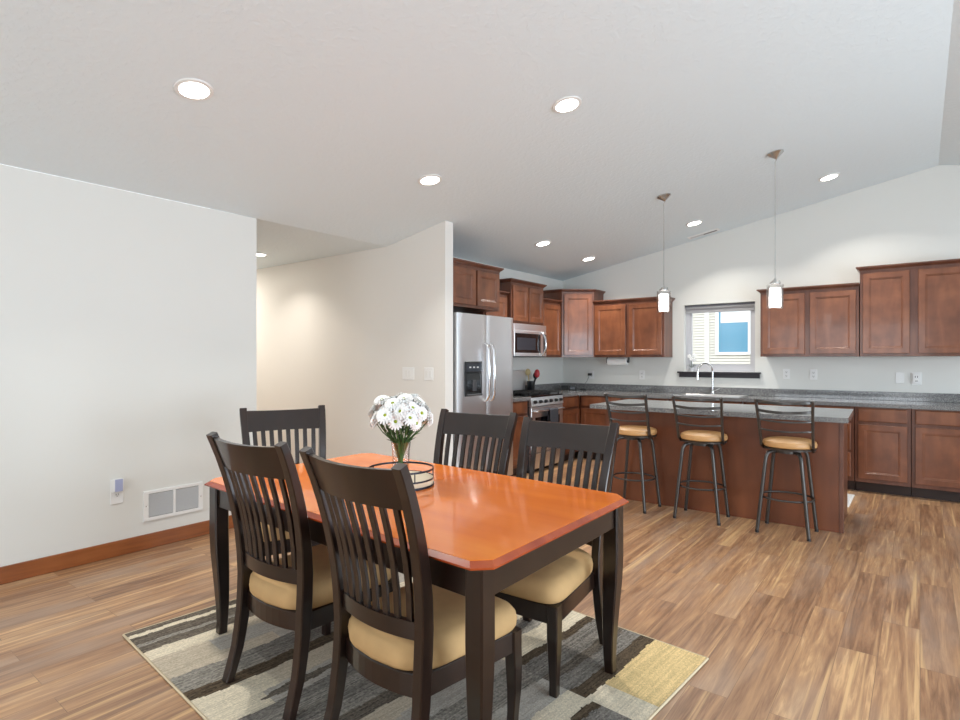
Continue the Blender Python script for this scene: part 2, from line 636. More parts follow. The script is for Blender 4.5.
def wall_with_holes_x(name, x0, x1, ya, yb, zt, holes):
    b = MB()
    ys = [ya]
    for h in holes:
        b.box(x0, x1, ys[-1], h[0], 0, zt)
        if h[2] > 0.01:
            b.box(x0, x1, h[0], h[1], 0, h[2])
        b.box(x0, x1, h[0], h[1], h[3], zt)
        ys.append(h[1])
    b.box(x0, x1, ys[-1], yb, 0, zt)
    return struct(b.build(name, M['wall']))
wall_with_holes_x('wall_right', XR, XR + 0.14, YF, YB + 0.15, ceil_z(XR) - 0.03, [(0.2, 3.0, 0.0, 2.2), (4.2, 5.8, 0.8, 2.1)])
b = MB()
fx0, fx1, fz0, fz1 = -3.4, 0.2, 0.45, 2.35
ya, yb_ = YF - 0.14, YF
b.box(XL - 0.12, fx0, ya, yb_, 0, fz1)
b.box(fx1, XR + 0.14, ya, yb_, 0, fz1)
b.box(fx0, fx1, ya, yb_, 0, fz0)
b.prism([(XL - 0.12, fz1), (XR + 0.14, fz1), (XR + 0.14, ceil_z(XR + 0.14) - 0.001), (XRIDGE, ZRIDGE - 0.001), (XL, EAVE - 0.001), (XL - 0.12, EAVE - 0.001)], ya, yb_, 'y')
struct(b.build('wall_front', M['wall']))

# frames of the windows that stand behind and beside the camera
def frame_x(name, y0, y1, z0, z1, nmul):
    b = MB()
    x0, x1 = XR + 0.04, XR + 0.10
    f = 0.05
    b.box(x0, x1, y0, y1, z0, z0 + f)
    b.box(x0, x1, y0, y1, z1 - f, z1)
    for i in range(nmul + 1):
        y = y0 + (y1 - y0 - f) * i / nmul
        b.box(x0 - 0.002, x1 + 0.002, y, y + f, z0, z1)
    return struct(b.build(name, M['vinyl']))
frame_x('door_1', 0.2, 3.0, 0.0, 2.2, 2)
frame_x('window_2', 4.2, 5.8, 0.8, 2.1, 2)
b = MB()
for z in (fz0, fz1 - 0.05):
    b.box(fx0, fx1, YF - 0.1, YF - 0.04, z, z + 0.05)
for i in range(4):
    x = fx0 + (fx1 - fx0 - 0.05) * i / 3
    b.box(x, x + 0.05, YF - 0.102, YF - 0.038, fz0, fz1)
struct(b.build('window_3', M['vinyl']))

# baseboards
def baseboard(name, x0, x1, y0, y1):
    b = MB()
    b.box(x0, x1, y0, y1, 0.001, 0.106, 0.003)
    return struct(b.build(name, M['base']))
baseboard('baseboard_left', XL, XL + 0.014, YF, HALL_Y0)
baseboard('baseboard_left_end', XL - 0.12, XL + 0.014, HALL_Y0, HALL_Y0 + 0.014)
baseboard('baseboard_hall', -8.2, XPE + 0.014, HALL_Y1 - 0.014, HALL_Y1)
baseboard('baseboard_partition_end', XPE, XPE + 0.014, HALL_Y1, 4.195)
baseboard('baseboard_hall_near', -8.2, XL - 0.12, HALL_Y0, HALL_Y0 + 0.014)

# ------------------------------------------------------------------ kitchen window
win = struct(MB().box(WX0 + 0.001, WX0 + 0.04, YB + 0.07, YB + 0.13, WZ0, WZ1)
             .box(WX1 - 0.04, WX1 - 0.001, YB + 0.07, YB + 0.13, WZ0, WZ1)
             .box(WX0 + 0.04, WX1 - 0.04, YB + 0.07, YB + 0.13, WZ0 + 0.001, WZ0 + 0.06)
             .box(WX0 + 0.04, WX1 - 0.04, YB + 0.07, YB + 0.13, WZ1 - 0.05, WZ1 - 0.001).build('window_1', M['vinyl']))
MB().box(WX0 + 0.04, WX0 + 0.075, YB + 0.08, YB + 0.11, WZ0 + 0.06, WZ1 - 0.05).box(WX1 - 0.07, WX1 - 0.04, YB + 0.08, YB + 0.11, WZ0 + 0.06, WZ1 - 0.05)\
    .box(WX0 + 0.075, WX1 - 0.07, YB + 0.08, YB + 0.11, WZ0 + 0.06, WZ0 + 0.095).box(WX0 + 0.075, WX1 - 0.07, YB + 0.08, YB + 0.11, WZ1 - 0.085, WZ1 - 0.05).build('sash', M['vinyl'], win)
def pane_glass():
    m, n, l, p = new_mat('window_pane')
    tr = n.new('ShaderNodeBsdfTransparent')
    gl = n.new('ShaderNodeBsdfGlossy')
    gl.inputs['Roughness'].default_value = 0.02
    mx = n.new('ShaderNodeMixShader')
    mx.inputs[0].default_value = 0.05
    l.new(tr.outputs[0], mx.inputs[1])
    l.new(gl.outputs[0], mx.inputs[2])
    l.new(mx.outputs[0], n['Material Output'].inputs['Surface'])
    return m
MB().box(WX0 + 0.07, WX1 - 0.065, YB + 0.092, YB + 0.098, WZ0 + 0.09, WZ1 - 0.08).build('pane', pane_glass(), win)
b = MB()
b.box(WX0 - 0.075, WX1 + 0.07, YB - 0.06, YB - 0.0005, WZ0 - 0.022, WZ0 - 0.001, 0.004)
b.box(WX0 - 0.06, WX1 + 0.055, YB - 0.018, YB - 0.0005, WZ0 - 0.075, WZ0 - 0.022)
struct(b.build('window_1_sill', M['sill']))
sh = thing('roller_shade', 'grey rolled-up window shade with dark rail at the top of the kitchen window', 'window shade', (-2.03, YB + 0.05, WZ1 - 0.04))
MB().tube([(-0.42, 0, 0.005), (0.42, 0, 0.005)], 0.030, 14).build('rolled_fabric', M['shade'], sh, True)
MB().box(-0.425, 0.425, -0.036, -0.031, 0.012, 0.034).build('head_rail', M['shade_dark'], sh)
MB().box(-0.415, 0.415, -0.006, 0.006, -0.068, -0.022, 0.002).build('hem_bar', M['shade'], sh)

# neighbour's house outside the kitchen window
nh = thing('neighbour_house', "neighbour's cream lap-sided house wall seen through the kitchen window", 'house', (-4.0, 16.0, -0.4))
b = MB()
for i in range(76):
    z = i * 0.075
    b.prism([(0.0, z), (0.10, z), (0.10, z + 0.075), (0.07, z + 0.075), (0.07, z + 0.060), (0.022, z + 0.060)], -7.0, 7.0, 'x')
b.build('lap_siding', M['siding'], nh)
NWX0, NWX1, NWZ0, NWZ1 = -0.27, 0.46, 1.96, 3.16
b = MB()
b.box(-0.63, -0.53, -0.022, 0.03, 0, 5.7)
b.build('corner_board', M['ext_trim'], nh)
nw = MB().box(NWX0 - 0.08, NWX1 + 0.12, -0.04, 0.02, NWZ0 - 0.07, NWZ0).box(NWX0 - 0.08, NWX1 + 0.12, -0.04, 0.02, NWZ1, NWZ1 + 0.07)\
    .box(NWX0 - 0.08, NWX0, -0.04, 0.02, NWZ0, NWZ1).box(NWX1, NWX1 + 0.12, -0.04, 0.02, NWZ0, NWZ1).build('window_frame', M['ext_trim'], nh)
MB().box(NWX0, NWX1, -0.014, 0.0, NWZ0, NWZ1).build('pane', M['ext_glass'], nw)
MB().box(NWX0 + 0.05, NWX1, -0.022, -0.014, NWZ0 + 0.78, NWZ1).build('blind', M['ext_blind'], nw)
b = MB()
b.box(-16, 16, 7.75, 24, -0.5, -0.4)
struct(b.build('ground', M['ground']))

# ------------------------------------------------------------------ recessed lights
def ceil_point(x, y):
    return Vector((x, y, ceil_z(x)))
SL_ANG = -math.atan(SLOPE)
def can_light(x, y, label, z=None, tilt=True, power=CAN_POWER, col=WARM):
    zz = ceil_z(x) if z is None else z
    o = thing('recessed_light', label, 'ceiling light', (x, y, zz), 0, 'recessed lights in the ceiling')
    o.rotation_euler = (0, SL_ANG if tilt else 0, 0)
    MB().lathe([(0.074, -0.001), (0.096, -0.001), (0.094, -0.008), (0.074, -0.010)], 32, closed=True).build('trim_ring', M['trim_ring'], o, True)
    MB().lathe([(0.073, -0.001), (0.073, -0.006), (0.05, -0.008)], 32).build('lens', M['light'], o)
    l = bpy.data.lights.new('recessed_lamp', 'AREA')
    l.shape = 'DISK'
    l.size = 0.14
    l.energy = power
    l.color = col
    l.spread = math.radians(120)
    lo = bpy.data.objects.new('lamp_glow', l)
    lo.location = (0, 0, -0.014)
    lo.parent = o
    C.objects.link(lo)
    return o
can_light(-3.03, 1.45, 'recessed ceiling light closest to the left wall, leftmost of all')
can_light(-1.81, 3.26, 'recessed ceiling light high over the far side of the dining table')
can_light(-3.06, 3.31, 'recessed ceiling light just above the end of the partition wall')
can_light(-3.45, 5.65, 'recessed ceiling light in front of the microwave cabinet')
can_light(-3.48, 6.85, 'recessed ceiling light in front of the tall corner cabinet')
can_light(-2.09, 6.80, 'recessed ceiling light beside the slotted ceiling vent')
can_light(-0.73, 6.73, 'rightmost recessed ceiling light, over the back counter right of the pendants')
can_light(-5.82, 3.50, 'recessed light in the flat hall ceiling, half hidden by the left wall', EAVE, False, 6, (1.0, 0.93, 0.84))

hl = area('hall_fill', (-7.2, 3.30, EAVE - 0.02), (0, 0, 0), 0.14, 0.14, 20, (1.0, 0.93, 0.84))  # added fill without a fixture, out of view, evens the hall brightness

# ceiling vent
v = thing('ceiling_vent', 'long white slotted air vent on the sloped ceiling over the window', 'vent', (-2.155, 7.38, ceil_z(-2.155)))
v.rotation_euler = (0, SL_ANG, 0)
MB().box(-0.19, 0.19, -0.06, 0.06, -0.010, -0.001, 0.002).build('frame', M['white'], v)
MB().box(-0.165, 0.165, -0.022, 0.028, -0.013, -0.010).build('slot', M['plate_grey'], v)
MB().box(0.0, 0.16, -0.010, 0.018, -0.0145, -0.013).build('opening', M['slot'], v)

# pendants
def pendant(x, y, label, zbot):
    zc = ceil_z(x)
    o = thing('pendant_light', label, 'pendant light', (x, y, zc), 0, 'pendants over the island')
    cn = MB().lathe([(0.068, -0.002), (0.068, -0.008), (0.014, -0.050), (0.006, -0.060)], 20)
    cn.xform(Matrix.Rotation(SL_ANG, 4, 'Y'))
    cn.build('canopy', M['nickel'], o, True)
    zb = zbot - zc
    MB().tube([(0.012, 0, -0.062), (0, 0, -0.08), (0, 0, zb + 0.25)], 0.0035, 8).build('rod', M['nickel'], o, True)
    s_ = MB().lathe([(0.006, zb + 0.262), (0.010, zb + 0.255), (0.012, zb + 0.229), (0.042, zb + 0.226), (0.042, zb + 0.212), (0.02, zb + 0.209)], 20).build('socket', M['nickel'], o, True)
    for k in range(3):
        a = 2 * PI * k / 3 + 0.4
        MB().tube([(0.034 * math.cos(a), 0.034 * math.sin(a), zb + 0.228), (0.034 * math.cos(a), 0.034 * math.sin(a), zb + 0.244)], 0.006, 8).build('post', M['nickel'], s_, True)
    MB().lathe([(0.066, zb), (0.066, zb + 0.205), (0.063, zb + 0.205), (0.063, zb)], 32, closed=True).build('glass_shade', M['pane'] if 'pane' in M else M['glass'], o, True)
    MB().lathe([(0.042, zb + 0.012), (0.046, zb + 0.016), (0.046, zb + 0.170), (0.040, zb + 0.178)], 24).build('opal_diffuser', M['opal'], o, True)
    return o
def thin_glass():
    m, n, l, p = new_mat('thin_clear_glass')
    tr = n.new('ShaderNodeBsdfTransparent')
    gl = n.new('ShaderNodeBsdfGlossy')
    gl.inputs['Roughness'].default_value = 0.03
    lw = n.new('ShaderNodeLayerWeight')
    lw.inputs['Blend'].default_value = 0.25
    mx = n.new('ShaderNodeMixShader')
    l.new(lw.outputs['Facing'], mx.inputs[0])
    l.new(tr.outputs[0], mx.inputs[1])
    l.new(gl.outputs[0], mx.inputs[2])
    l.new(mx.outputs[0], n['Material Output'].inputs['Surface'])
    return m
M['pane'] = thin_glass()
pendant(-2.0, 5.55, 'lit glass pendant lamp hanging left, in front of the kitchen window edge', 1.822)
pendant(-1.0, 5.50, 'lit glass pendant lamp hanging right, in front of the wall cabinets', 1.80)

# ------------------------------------------------------------------ cabinets
def crown(parent, W, D, z0, oh=0.034, h=0.045, l=True, r=True):
    lo, ro = (oh if l else 0.0), (oh if r else 0.0)
    def ring(f, z):
        return [Vector((-lo * f, 0, z)), Vector((-lo * f, -D - oh * f, z)), Vector((W + ro * f, -D - oh * f, z)), Vector((W + ro * f, 0, z))]
    b = MB()
    b.loops([ring(0.1, z0), ring(0.15, z0 + h * 0.2), ring(0.6, z0 + h * 0.45), ring(0.9, z0 + h * 0.7), ring(1.0, z0 + h * 0.72), ring(1.0, z0 + h)])
    return b.build('crown', M['cab'], parent)

def wall_cab(label, loc, rz, W, D, H, ndoor, cl=True, cr=True, group='wall cabinets', edge=0.028, mid=0.05):
    o = thing('wall_cabinet', label, 'cabinet', loc, rz, group)
    MB().box(0.0015, W - 0.0015, -D, -0.001, 0, H, 0.0015).build('body', M['cab'], o)
    dw = (W - 2 * edge - (ndoor - 1) * mid) / ndoor
    for i in range(ndoor):
        x = edge + i * (dw + mid)
        MB().door(x, x + dw, 0.03, H - 0.03, -D - 0.001).build('door', M['cab_door'], o)
    crown(o, W, D, H, l=cl, r=cr)
    return o

def base_cab(label, loc, rz, W, D=0.60, drawers=1, doors=1, stack=False, sink=False, group='base cabinets', edge=0.03, mid=0.05):
    o = thing('base_cabinet', label, 'cabinet', loc, rz, group)
    H = 0.874
    if sink:
        MB().box(0.0015, W - 0.0015, -D, -0.001, 0.105, 0.70).box(0.0015, W - 0.0015, -D, -D + 0.02, 0.70, H).build('body', M['cab'], o)
    else:
        MB().box(0.0015, W - 0.0015, -D, -0.001, 0.105, H, 0.0015).build('body', M['cab'], o)
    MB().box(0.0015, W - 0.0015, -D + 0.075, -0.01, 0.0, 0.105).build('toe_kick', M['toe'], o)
    if stack:
        zs = [(0.15, 0.40), (0.425, 0.70), (0.725, 0.86)]
        for z0, z1 in zs:
            dr = MB().slab(edge, W - edge, z0, z1, -D - 0.001).build('drawer', M['cab_door'], o)
    else:
        n = max(drawers, 1)
        if drawers:
            dw = (W - 2 * edge - (drawers - 1) * mid) / drawers
            for i in range(drawers):
                x = edge + i * (dw + mid)
                MB().slab(x, x + dw, 0.725, 0.86, -D - 0.001).build('drawer', M['cab_door'], o)
        dw = (W - 2 * edge - (doors - 1) * mid) / doors
        for i in range(doors):
            x = edge + i * (dw + mid)
            MB().door(x, x + dw, 0.145, 0.695 if drawers else 0.86, -D - 0.001).build('door', M['cab_door'], o)
    return o

ZU, HU, HT = 1.388, 0.74, 0.905
Q = PI / 2
KX = XK          # the wall behind the left run
wall_cab('deep two-door wall cabinet above the refrigerator', (KX, 4.207, 1.885), Q, 0.863, 0.63, 0.425, 2, False, True, edge=0.03, mid=0.03)
wall_cab('narrow wall cabinet between refrigerator cabinet and microwave cabinet', (KX, 5.192, ZU), Q, 0.483, 0.31, HU, 1, False, False)
wall_cab('raised two-door wall cabinet directly above the microwave', (KX, 5.69, 1.800), Q, 0.755, 0.35, 0.495, 2, True, True, edge=0.03, mid=0.03)
wall_cab('narrow one-door wall cabinet between microwave and tall corner cabinet', (KX, 6.46, ZU), Q, 0.505, 0.31, HU, 1, False, False)
wall_cab('two-door wall cabinet left of the kitchen window, above the paper towels', (-3.612, YB, ZU), 0, 1.0, 0.31, HU, 2, False, True)
wall_cab('lower two-door wall cabinet just right of the kitchen window', (-1.478, YB, ZU), 0, 0.965, 0.31, HU, 2, True, False)
wall_cab('tall two-door wall cabinet at the right edge of the photo', (-0.508, YB, ZU), 0, 0.92, 0.31, HT, 2, True, True, mid=0.07)
# tall corner cabinet set on the diagonal
cc = thing('corner_wall_cabinet', 'tall diagonal corner wall cabinet with one door', 'cabinet', (XK + 0.002, YB - 0.002, ZU), 0, 'wall cabinets')
pa, pb = Vector((0.325, -0.602)), Vector((0.665, -0.302))
foot = [(0, 0), (0, -0.602), (pa.x, pa.y), (pb.x, pb.y), (0.665, 0)]
MB().prism(foot, 0, HT, 'z').build('body', M['cab'], cc)
dirv = (pb - pa)
L = dirv.length
ang = math.atan2(dirv.y, dirv.x)
d = MB().door(0.028, L - 0.028, 0.03, HT - 0.03, -0.001)
d.xform(Matrix.Translation((pa.x, pa.y, 0)) @ Matrix.Rotation(ang, 4, 'Z'))
d.build('door', M['cab_door'], cc)
def foot_ring(o_, z):
    nd = Vector((math.sin(ang), -math.cos(ang)))
    A = pa + nd * o_
    Bp = pb + nd * o_
    k1 = (-0.602 - o_ - A.y) / dirv.y
    a2 = A + dirv * k1
    k2 = (0.665 + o_ - Bp.x) / dirv.x
    b2 = Bp + dirv * k2
    return [Vector((0, 0, z)), Vector((0, -0.602 - o_, z)), Vector((a2.x, a2.y, z)), Vector((b2.x, b2.y, z)), Vector((0.665 + o_, 0, z))]
MB().loops([foot_ring(0.003, HT), foot_ring(0.005, HT + 0.01), foot_ring(0.02, HT + 0.02), foot_ring(0.034, HT + 0.032), foot_ring(0.034, HT + 0.045)]).build('crown', M['cab'], cc)

# base units: left run, then back run
base_cab('small base cabinet between refrigerator and range', (KX, 5.19, 0), Q, 0.49)
base_cab('narrow base cabinet between range and the counter corner', (KX, 6.455, 0), Q, 0.522)
base_cab('base cabinet in the corner, left end of the back counter run', (-3.678, YB, 0), 0, 0.626)
base_cab('base cabinet behind the island under the paper towels', (-3.05, YB, 0), 0, 0.59)
base_cab('sink base cabinet under the kitchen window', (-2.455, YB, 0), 0, 0.85, drawers=2, doors=2, sink=True)
base_cab('base cabinet behind the island right of the sink', (-1.60, YB, 0), 0, 0.60)
base_cab('drawer bank just behind the right end of the island', (-0.995, YB, 0), 0, 0.462, stack=True)
base_cab('base cabinet with drawer, first one clear of the island', (-0.53, YB, 0), 0, 0.462)
base_cab('base cabinet with drawer at the right edge of the photo', (-0.066, YB, 0), 0, 0.47)
base_cab('base cabinet at the far right end of the back counter run', (0.407, YB, 0), 0, 0.47)

# counters
ZC = 0.914
ct = thing('kitchen_counter', 'long grey speckled L-shaped countertop running under the kitchen window', 'countertop', (0, 0, 0))
b = MB()
fy, fx = 6.945, -3.635
s0, s1, sy0, sy1 = -2.40, -1.66, 7.03, 7.44      # sink cut-out
b.prism([(XK + 0.002, 6.452), (fx, 6.452), (fx, fy - 0.09), (fx + 0.09, fy), (s0, fy), (s0, YB - 0.002), (XK + 0.002, YB - 0.002)], 0.8745, ZC, 'z')
b.box(s1, 0.885, fy, YB - 0.002, 0.8745, ZC)
b.box(s0, s1, fy, sy0, 0.8745, ZC)
b.box(s0, s1, sy1, YB - 0.002, 0.8745, ZC)
b.build('worktop', M['counter'], ct)
b = MB()
b.box(XK + 0.002, 0.885, YB - 0.022, YB - 0.002, ZC, 1.005, 0.002)
b.box(XK + 0.002, XK + 0.022, 6.452, YB - 0.023, ZC, 1.005, 0.002)
b.build('backsplash', M['counter'], ct)
cs = thing('small_counter', 'short grey countertop between refrigerator and range', 'countertop', (0, 0, 0))
MB().box(XK + 0.002, fx, 5.183, 5.683, 0.8745, ZC, 0.004).build('worktop', M['counter'], cs)
MB().box(XK + 0.002, XK + 0.022, 5.183, 5.683, ZC, 1.005, 0.002).build('backsplash', M['counter'], cs)

# sink and faucet
sk = thing('sink', 'stainless sink set into the counter under the window', 'sink', (-2.03, 7.235, ZC))
b = MB()
def rr(x, y, z):
    return [Vector((-x, -y, z)), Vector((x, -y, z)), Vector((x, y, z)), Vector((-x, y, z))]
b.loops([rr(0.385, 0.22, 0.001), rr(0.385, 0.22, 0.006), rr(0.36, 0.195, 0.006), rr(0.345, 0.18, -0.034), rr(0.345, 0.18, -0.03)], cap=False)
b.build('rim', M['sinkm'], sk)
b = MB()
b.loops([rr(0.352, 0.187, -0.01), rr(0.34, 0.175, -0.16), rr(0.02, 0.02, -0.165)])
b.bm.faces.ensure_lookup_table()
top = [f for f in b.bm.faces if all(abs(vv.co.z + 0.01) < 1e-4 for vv in f.verts)]
bmesh.ops.delete(b.bm, geom=top, context='FACES')
b.build('bowl', M['sinkm'], sk)
fc = thing('faucet', 'tall gooseneck chrome kitchen faucet in front of the window sill', 'faucet', (-2.075, 7.492, ZC + 0.001))
MB().lathe([(0.03, 0), (0.03, 0.012), (0.019, 0.02), (0.017, 0.06), (0.013, 0.07)], 20).build('base', M['chrome'], fc, True)
pts = [(0, 0, 0.06), (0, 0, 0.29)]
for k in range(1, 11):
    a = PI * k / 10
    pts.append((-0.065 + 0.065 * math.cos(a), -0.09 + 0.09 * math.cos(a), 0.29 + 0.105 * math.sin(a)))
pts.append((-0.132, -0.182, 0.235))
MB().tube(pts, 0.0125, 12).build('spout', M['chrome'], fc, True)
MB().tube([(-0.132, -0.182, 0.25), (-0.133, -0.184, 0.19)], [0.015, 0.017], 12).build('spray_head', M['chrome'], fc, True)
MB().tube([(0.012, 0, 0.045), (0.045, -0.005, 0.055), (0.085, -0.01, 0.075)], [0.008, 0.007, 0.005], 8).build('lever', M['chrome'], fc, True)

# ------------------------------------------------------------------ island
isl = thing('island', 'wood-panelled kitchen island behind the three bar stools', 'kitchen island', (0, 0, 0))
IX0, IX1, IY0, IY1 = -2.46, -0.47, 5.225, 5.96
MB().box(IX0 + 0.012, IX1 - 0.042, IY0 + 0.012, IY1, 0.001, 0.874).build('body', M['island'], isl)
MB().box(IX0, IX1 - 0.03, IY0, IY0 + 0.0115, 0.001, 0.873).build('front_panel', M['island'], isl)
MB().box(IX1 - 0.029, IX1, IY0 - 0.004, IY0 + 0.035, 0.001, 0.873, 0.002).build('corner_post', M['cab'], isl)
MB().box(IX1 - 0.0418, IX1 - 0.03, IY0 + 0.036, IY1 - 0.08, 0.001, 0.873).build('end_panel', M['cab'], isl)
it = thing('island_countertop', 'grey speckled countertop on the kitchen island, overhanging toward the stools', 'countertop', (0, 0, 0))
MB().prism([(-2.57, 5.09), (-0.425, 5.06), (-0.465, 6.02), (-2.57, 6.03)], 0.8745, ZC, 'z').build('slab', M['counter'], it)

rg = thing('floor_register', 'small white vent plate on the floor at the right end of the island', 'vent', (-0.565, 6.48, 0.0005))
MB().box(-0.05, 0.05, -0.30, 0.30, 0, 0.005, 0.001).build('plate', M['white'], rg)
b = MB()
for i in range(12):
    b.box(-0.035, 0.035, -0.27 + i * 0.046, -0.245 + i * 0.046, 0.005, 0.0058)
b.build('slots', M['plate_grey'], rg)

# ------------------------------------------------------------------ refrigerator
FX = -3.535
fr = thing('refrigerator', 'stainless side-by-side refrigerator with water dispenser beside the partition wall', 'refrigerator', (FX, 4.215, 0))
FW = 0.965
MB().box(-0.74, -0.065, 0, FW, 0.02, 1.80, 0.004).build('body', M['dgrey'], fr)
MB().box(-0.70, -0.06, 0.02, FW - 0.02, 0.0, 0.02).build('foot_rail', M['black'], fr)
def fridge_door(y0, y1, name):
    # gently bowed front
    rings = []
    n = 12
    prof = []
    for i in range(n + 1):
        u = i / n
        y = y0 + (y1 - y0) * u
        e = min(u, 1 - u) * (y1 - y0)
        bow = 0.0 - 0.012 * max(0, 1 - e / 0.03) ** 2
        prof.append((bow, y))
    poly = [(-0.062, y0)] + prof + [(-0.062, y1)]
    return MB().prism(poly, 0.09, 1.812, 'z').build(name, M['steel'], fr, True, 30)
seam = 0.475
fd = fridge_door(0.003, seam - 0.003, 'freezer_door')
gd = fridge_door(seam + 0.003, FW - 0.003, 'fridge_door')
def fridge_handle(y, out, par):
    hy = y
    pts = [(0.002, hy, 1.52), (0.035, hy, 1.505), (0.058, hy + out * 0.3, 1.46), (0.062, hy + out * 0.5, 1.22), (0.058, hy + out * 0.3, 0.99), (0.035, hy, 0.945), (0.002, hy, 0.93)]
    return MB().tube(pts, 0.013, 10).build('handle', M['chrome'], par, True)
fridge_handle(seam - 0.045, 0.0, fd)
fridge_handle(seam + 0.045, 0.0, gd)
dp = MB().box(0.0005, 0.012, 0.105, 0.375, 0.99, 1.335, 0.004).build('dispenser_frame', M['black'], fd)
MB().box(0.0122, 0.0135, 0.12, 0.36, 1.235, 1.32).build('control_panel', M['screen'], dp)
MB().box(0.0122, 0.0128, 0.125, 0.355, 1.015, 1.215).build('recess', M['bglass'], dp)
MB().box(0.0135, 0.024, 0.21, 0.27, 1.04, 1.15, 0.004).build('paddle', M['dgrey'], dp)
MB().box(0.0122, 0.03, 0.12, 0.36, 0.995, 1.012, 0.003).build('drip_tray', M['dgrey'], dp)
for k in range(3):
    MB().box(0.0136, 0.0142, 0.165 + k * 0.06, 0.195 + k * 0.06, 1.27, 1.285).build('button', M['plate_grey'], dp)

# ------------------------------------------------------------------ range
RY0, RW = 5.69, 0.757
RX = -3.64
ra = thing('range', 'stainless gas range with black grates and six knobs', 'stove', (RX, RY0, 0))
MB().box(-0.615, -0.03, 0.002, RW - 0.002, 0.03, 0.900).build('body', M['dgrey'], ra)
MB().box(-0.60, -0.06, 0.03, RW - 0.03, 0.0, 0.03).build('foot_rail', M['black'], ra)
MB().box(-0.615, 0.0, 0.0, RW, 0.901, 0.920, 0.003).build('cooktop', M['bglass'], ra)
b = MB()
b.prism([(-0.03, 0.79), (0.004, 0.79), (0.010, 0.80), (-0.006, 0.899), (-0.03, 0.899)], 0.0, RW, 'y')
cp = b.build('control_panel', M['steel_h'], ra)
for k in range(6):
    y = 0.075 + k * 0.1215
    MB().lathe([(0.021, 0), (0.021, 0.012), (0.017, 0.032), (0.012, 0.033)], 16).xform(Matrix.Translation((0.002, y, 0.845)) @ Matrix.Rotation(PI / 2 - 0.15, 4, 'Y')).build('knob', M['black'], cp, True)
dr = MB().box(-0.03, 0.004, 0.004, RW - 0.004, 0.235, 0.783, 0.004).build('oven_door', M['steel_h'], ra)
MB().box(0.0042, 0.006, 0.09, RW - 0.09, 0.34, 0.66).build('door_glass', M['bglass'], dr)
MB().tube([(0.004, 0.05, 0.735), (0.05, 0.06, 0.738), (0.055, RW / 2, 0.738), (0.05, RW - 0.06, 0.738), (0.004, RW - 0.05, 0.735)], 0.012, 10).build('handle', M['chrome'], dr, True)
MB().box(-0.03, 0.002, 0.004, RW - 0.004, 0.045, 0.225, 0.004).build('bottom_drawer', M['steel_h'], ra)
MB().box(-0.615, -0.575, 0.002, RW - 0.002, 0.921, 1.215, 0.004).build('backguard', M['steel_h'], ra)
for k in range(3):
    b = MB()
    y0 = 0.02 + k * 0.241
    y1 = y0 + 0.232
    for y in (y0, y1 - 0.014, (y0 + y1) / 2 - 0.007):
        b.box(-0.55, -0.04, y, y + 0.014, 0.938, 0.952)
    for x in (-0.55, -0.42, -0.30, -0.17, -0.054):
        b.box(x, x + 0.014, y0, y1, 0.9375, 0.9525)
    for x in (-0.55, -0.054):
        for y in (y0, y1 - 0.014):
            b.box(x, x + 0.014, y, y + 0.014, 0.9205, 0.94)
    b.build('grate', M['iron'], ra)
for x in (-0.43, -0.17):
    for y in (0.14, 0.62):
        MB().lathe([(0.045, 0.9205), (0.045, 0.930), (0.03, 0.936)], 20, (x, y, 0)).build('burner', M['iron'], ra, True)
# towel on the oven handle
tw = thing('dish_towel', 'charcoal dish towel hanging over the oven door handle', 'towel', (RX + 0.055, RY0 + 0.42, 0.738))
b = MB()
prof = []
for k in range(9):
    a = PI * k / 8
    prof.append((0.0165 * math.cos(a), 0.0165 * math.sin(a)))
path = [(0.020, -0.30), (0.018, -0.15), (0.0165, -0.03)] + prof + [(-0.0165, -0.03), (-0.020, -0.13)]
rings = []
for i, (x, z) in enumerate(path):
    if i == 0:
        tx, tz = path[1][0] - x, path[1][1] - z
    else:
        tx, tz = x - path[i - 1][0], z - path[i - 1][1]
    ln = math.hypot(tx, tz)
    nx, nz = tz / ln * 0.0015, -tx / ln * 0.0015
    rings.append([Vector((x + nx, -0.10, z + nz)), Vector((x + nx, 0.10, z + nz)), Vector((x - nx, 0.10, z - nz)), Vector((x - nx, -0.10, z - nz))])
b.loops(rings)
b.build('cloth', M['towel'], tw, True, 60)

# ------------------------------------------------------------------ microwave
mw = thing('microwave', 'stainless over-the-range microwave under the raised cabinet', 'microwave', (-3.885, 5.693, 1.385))
MB().box(-0.392, -0.03, 0, 0.75, 0.0, 0.412).build('body', M['dgrey'], mw)
MB().box(-0.03, 0.0, 0, 0.75, 0.330, 0.412, 0.003).build('top_vent', M['steel_h'], mw)
md = MB().box(-0.03, 0.004, 0, 0.75, 0.012, 0.328, 0.004).build('door', M['steel_h'], mw)
MB().box(0.0042, 0.006, 0.02, 0.60, 0.055, 0.295).build('window', M['bglass'], md)
MB().box(0.0042, 0.006, 0.675, 0.74, 0.055, 0.295).build('keypad', M['black'], md)
MB().box(0.0062, 0.0068, 0.06, 0.48, 0.09, 0.24).build('mesh_screen', M['screen'], md)
MB().tube([(0.004, 0.635, 0.318), (0.035, 0.638, 0.295), (0.058, 0.64, 0.24), (0.064, 0.64, 0.17), (0.058, 0.64, 0.10), (0.035, 0.638, 0.045), (0.004, 0.635, 0.02)], 0.012, 10).build('handle', M['chrome'], md, True)

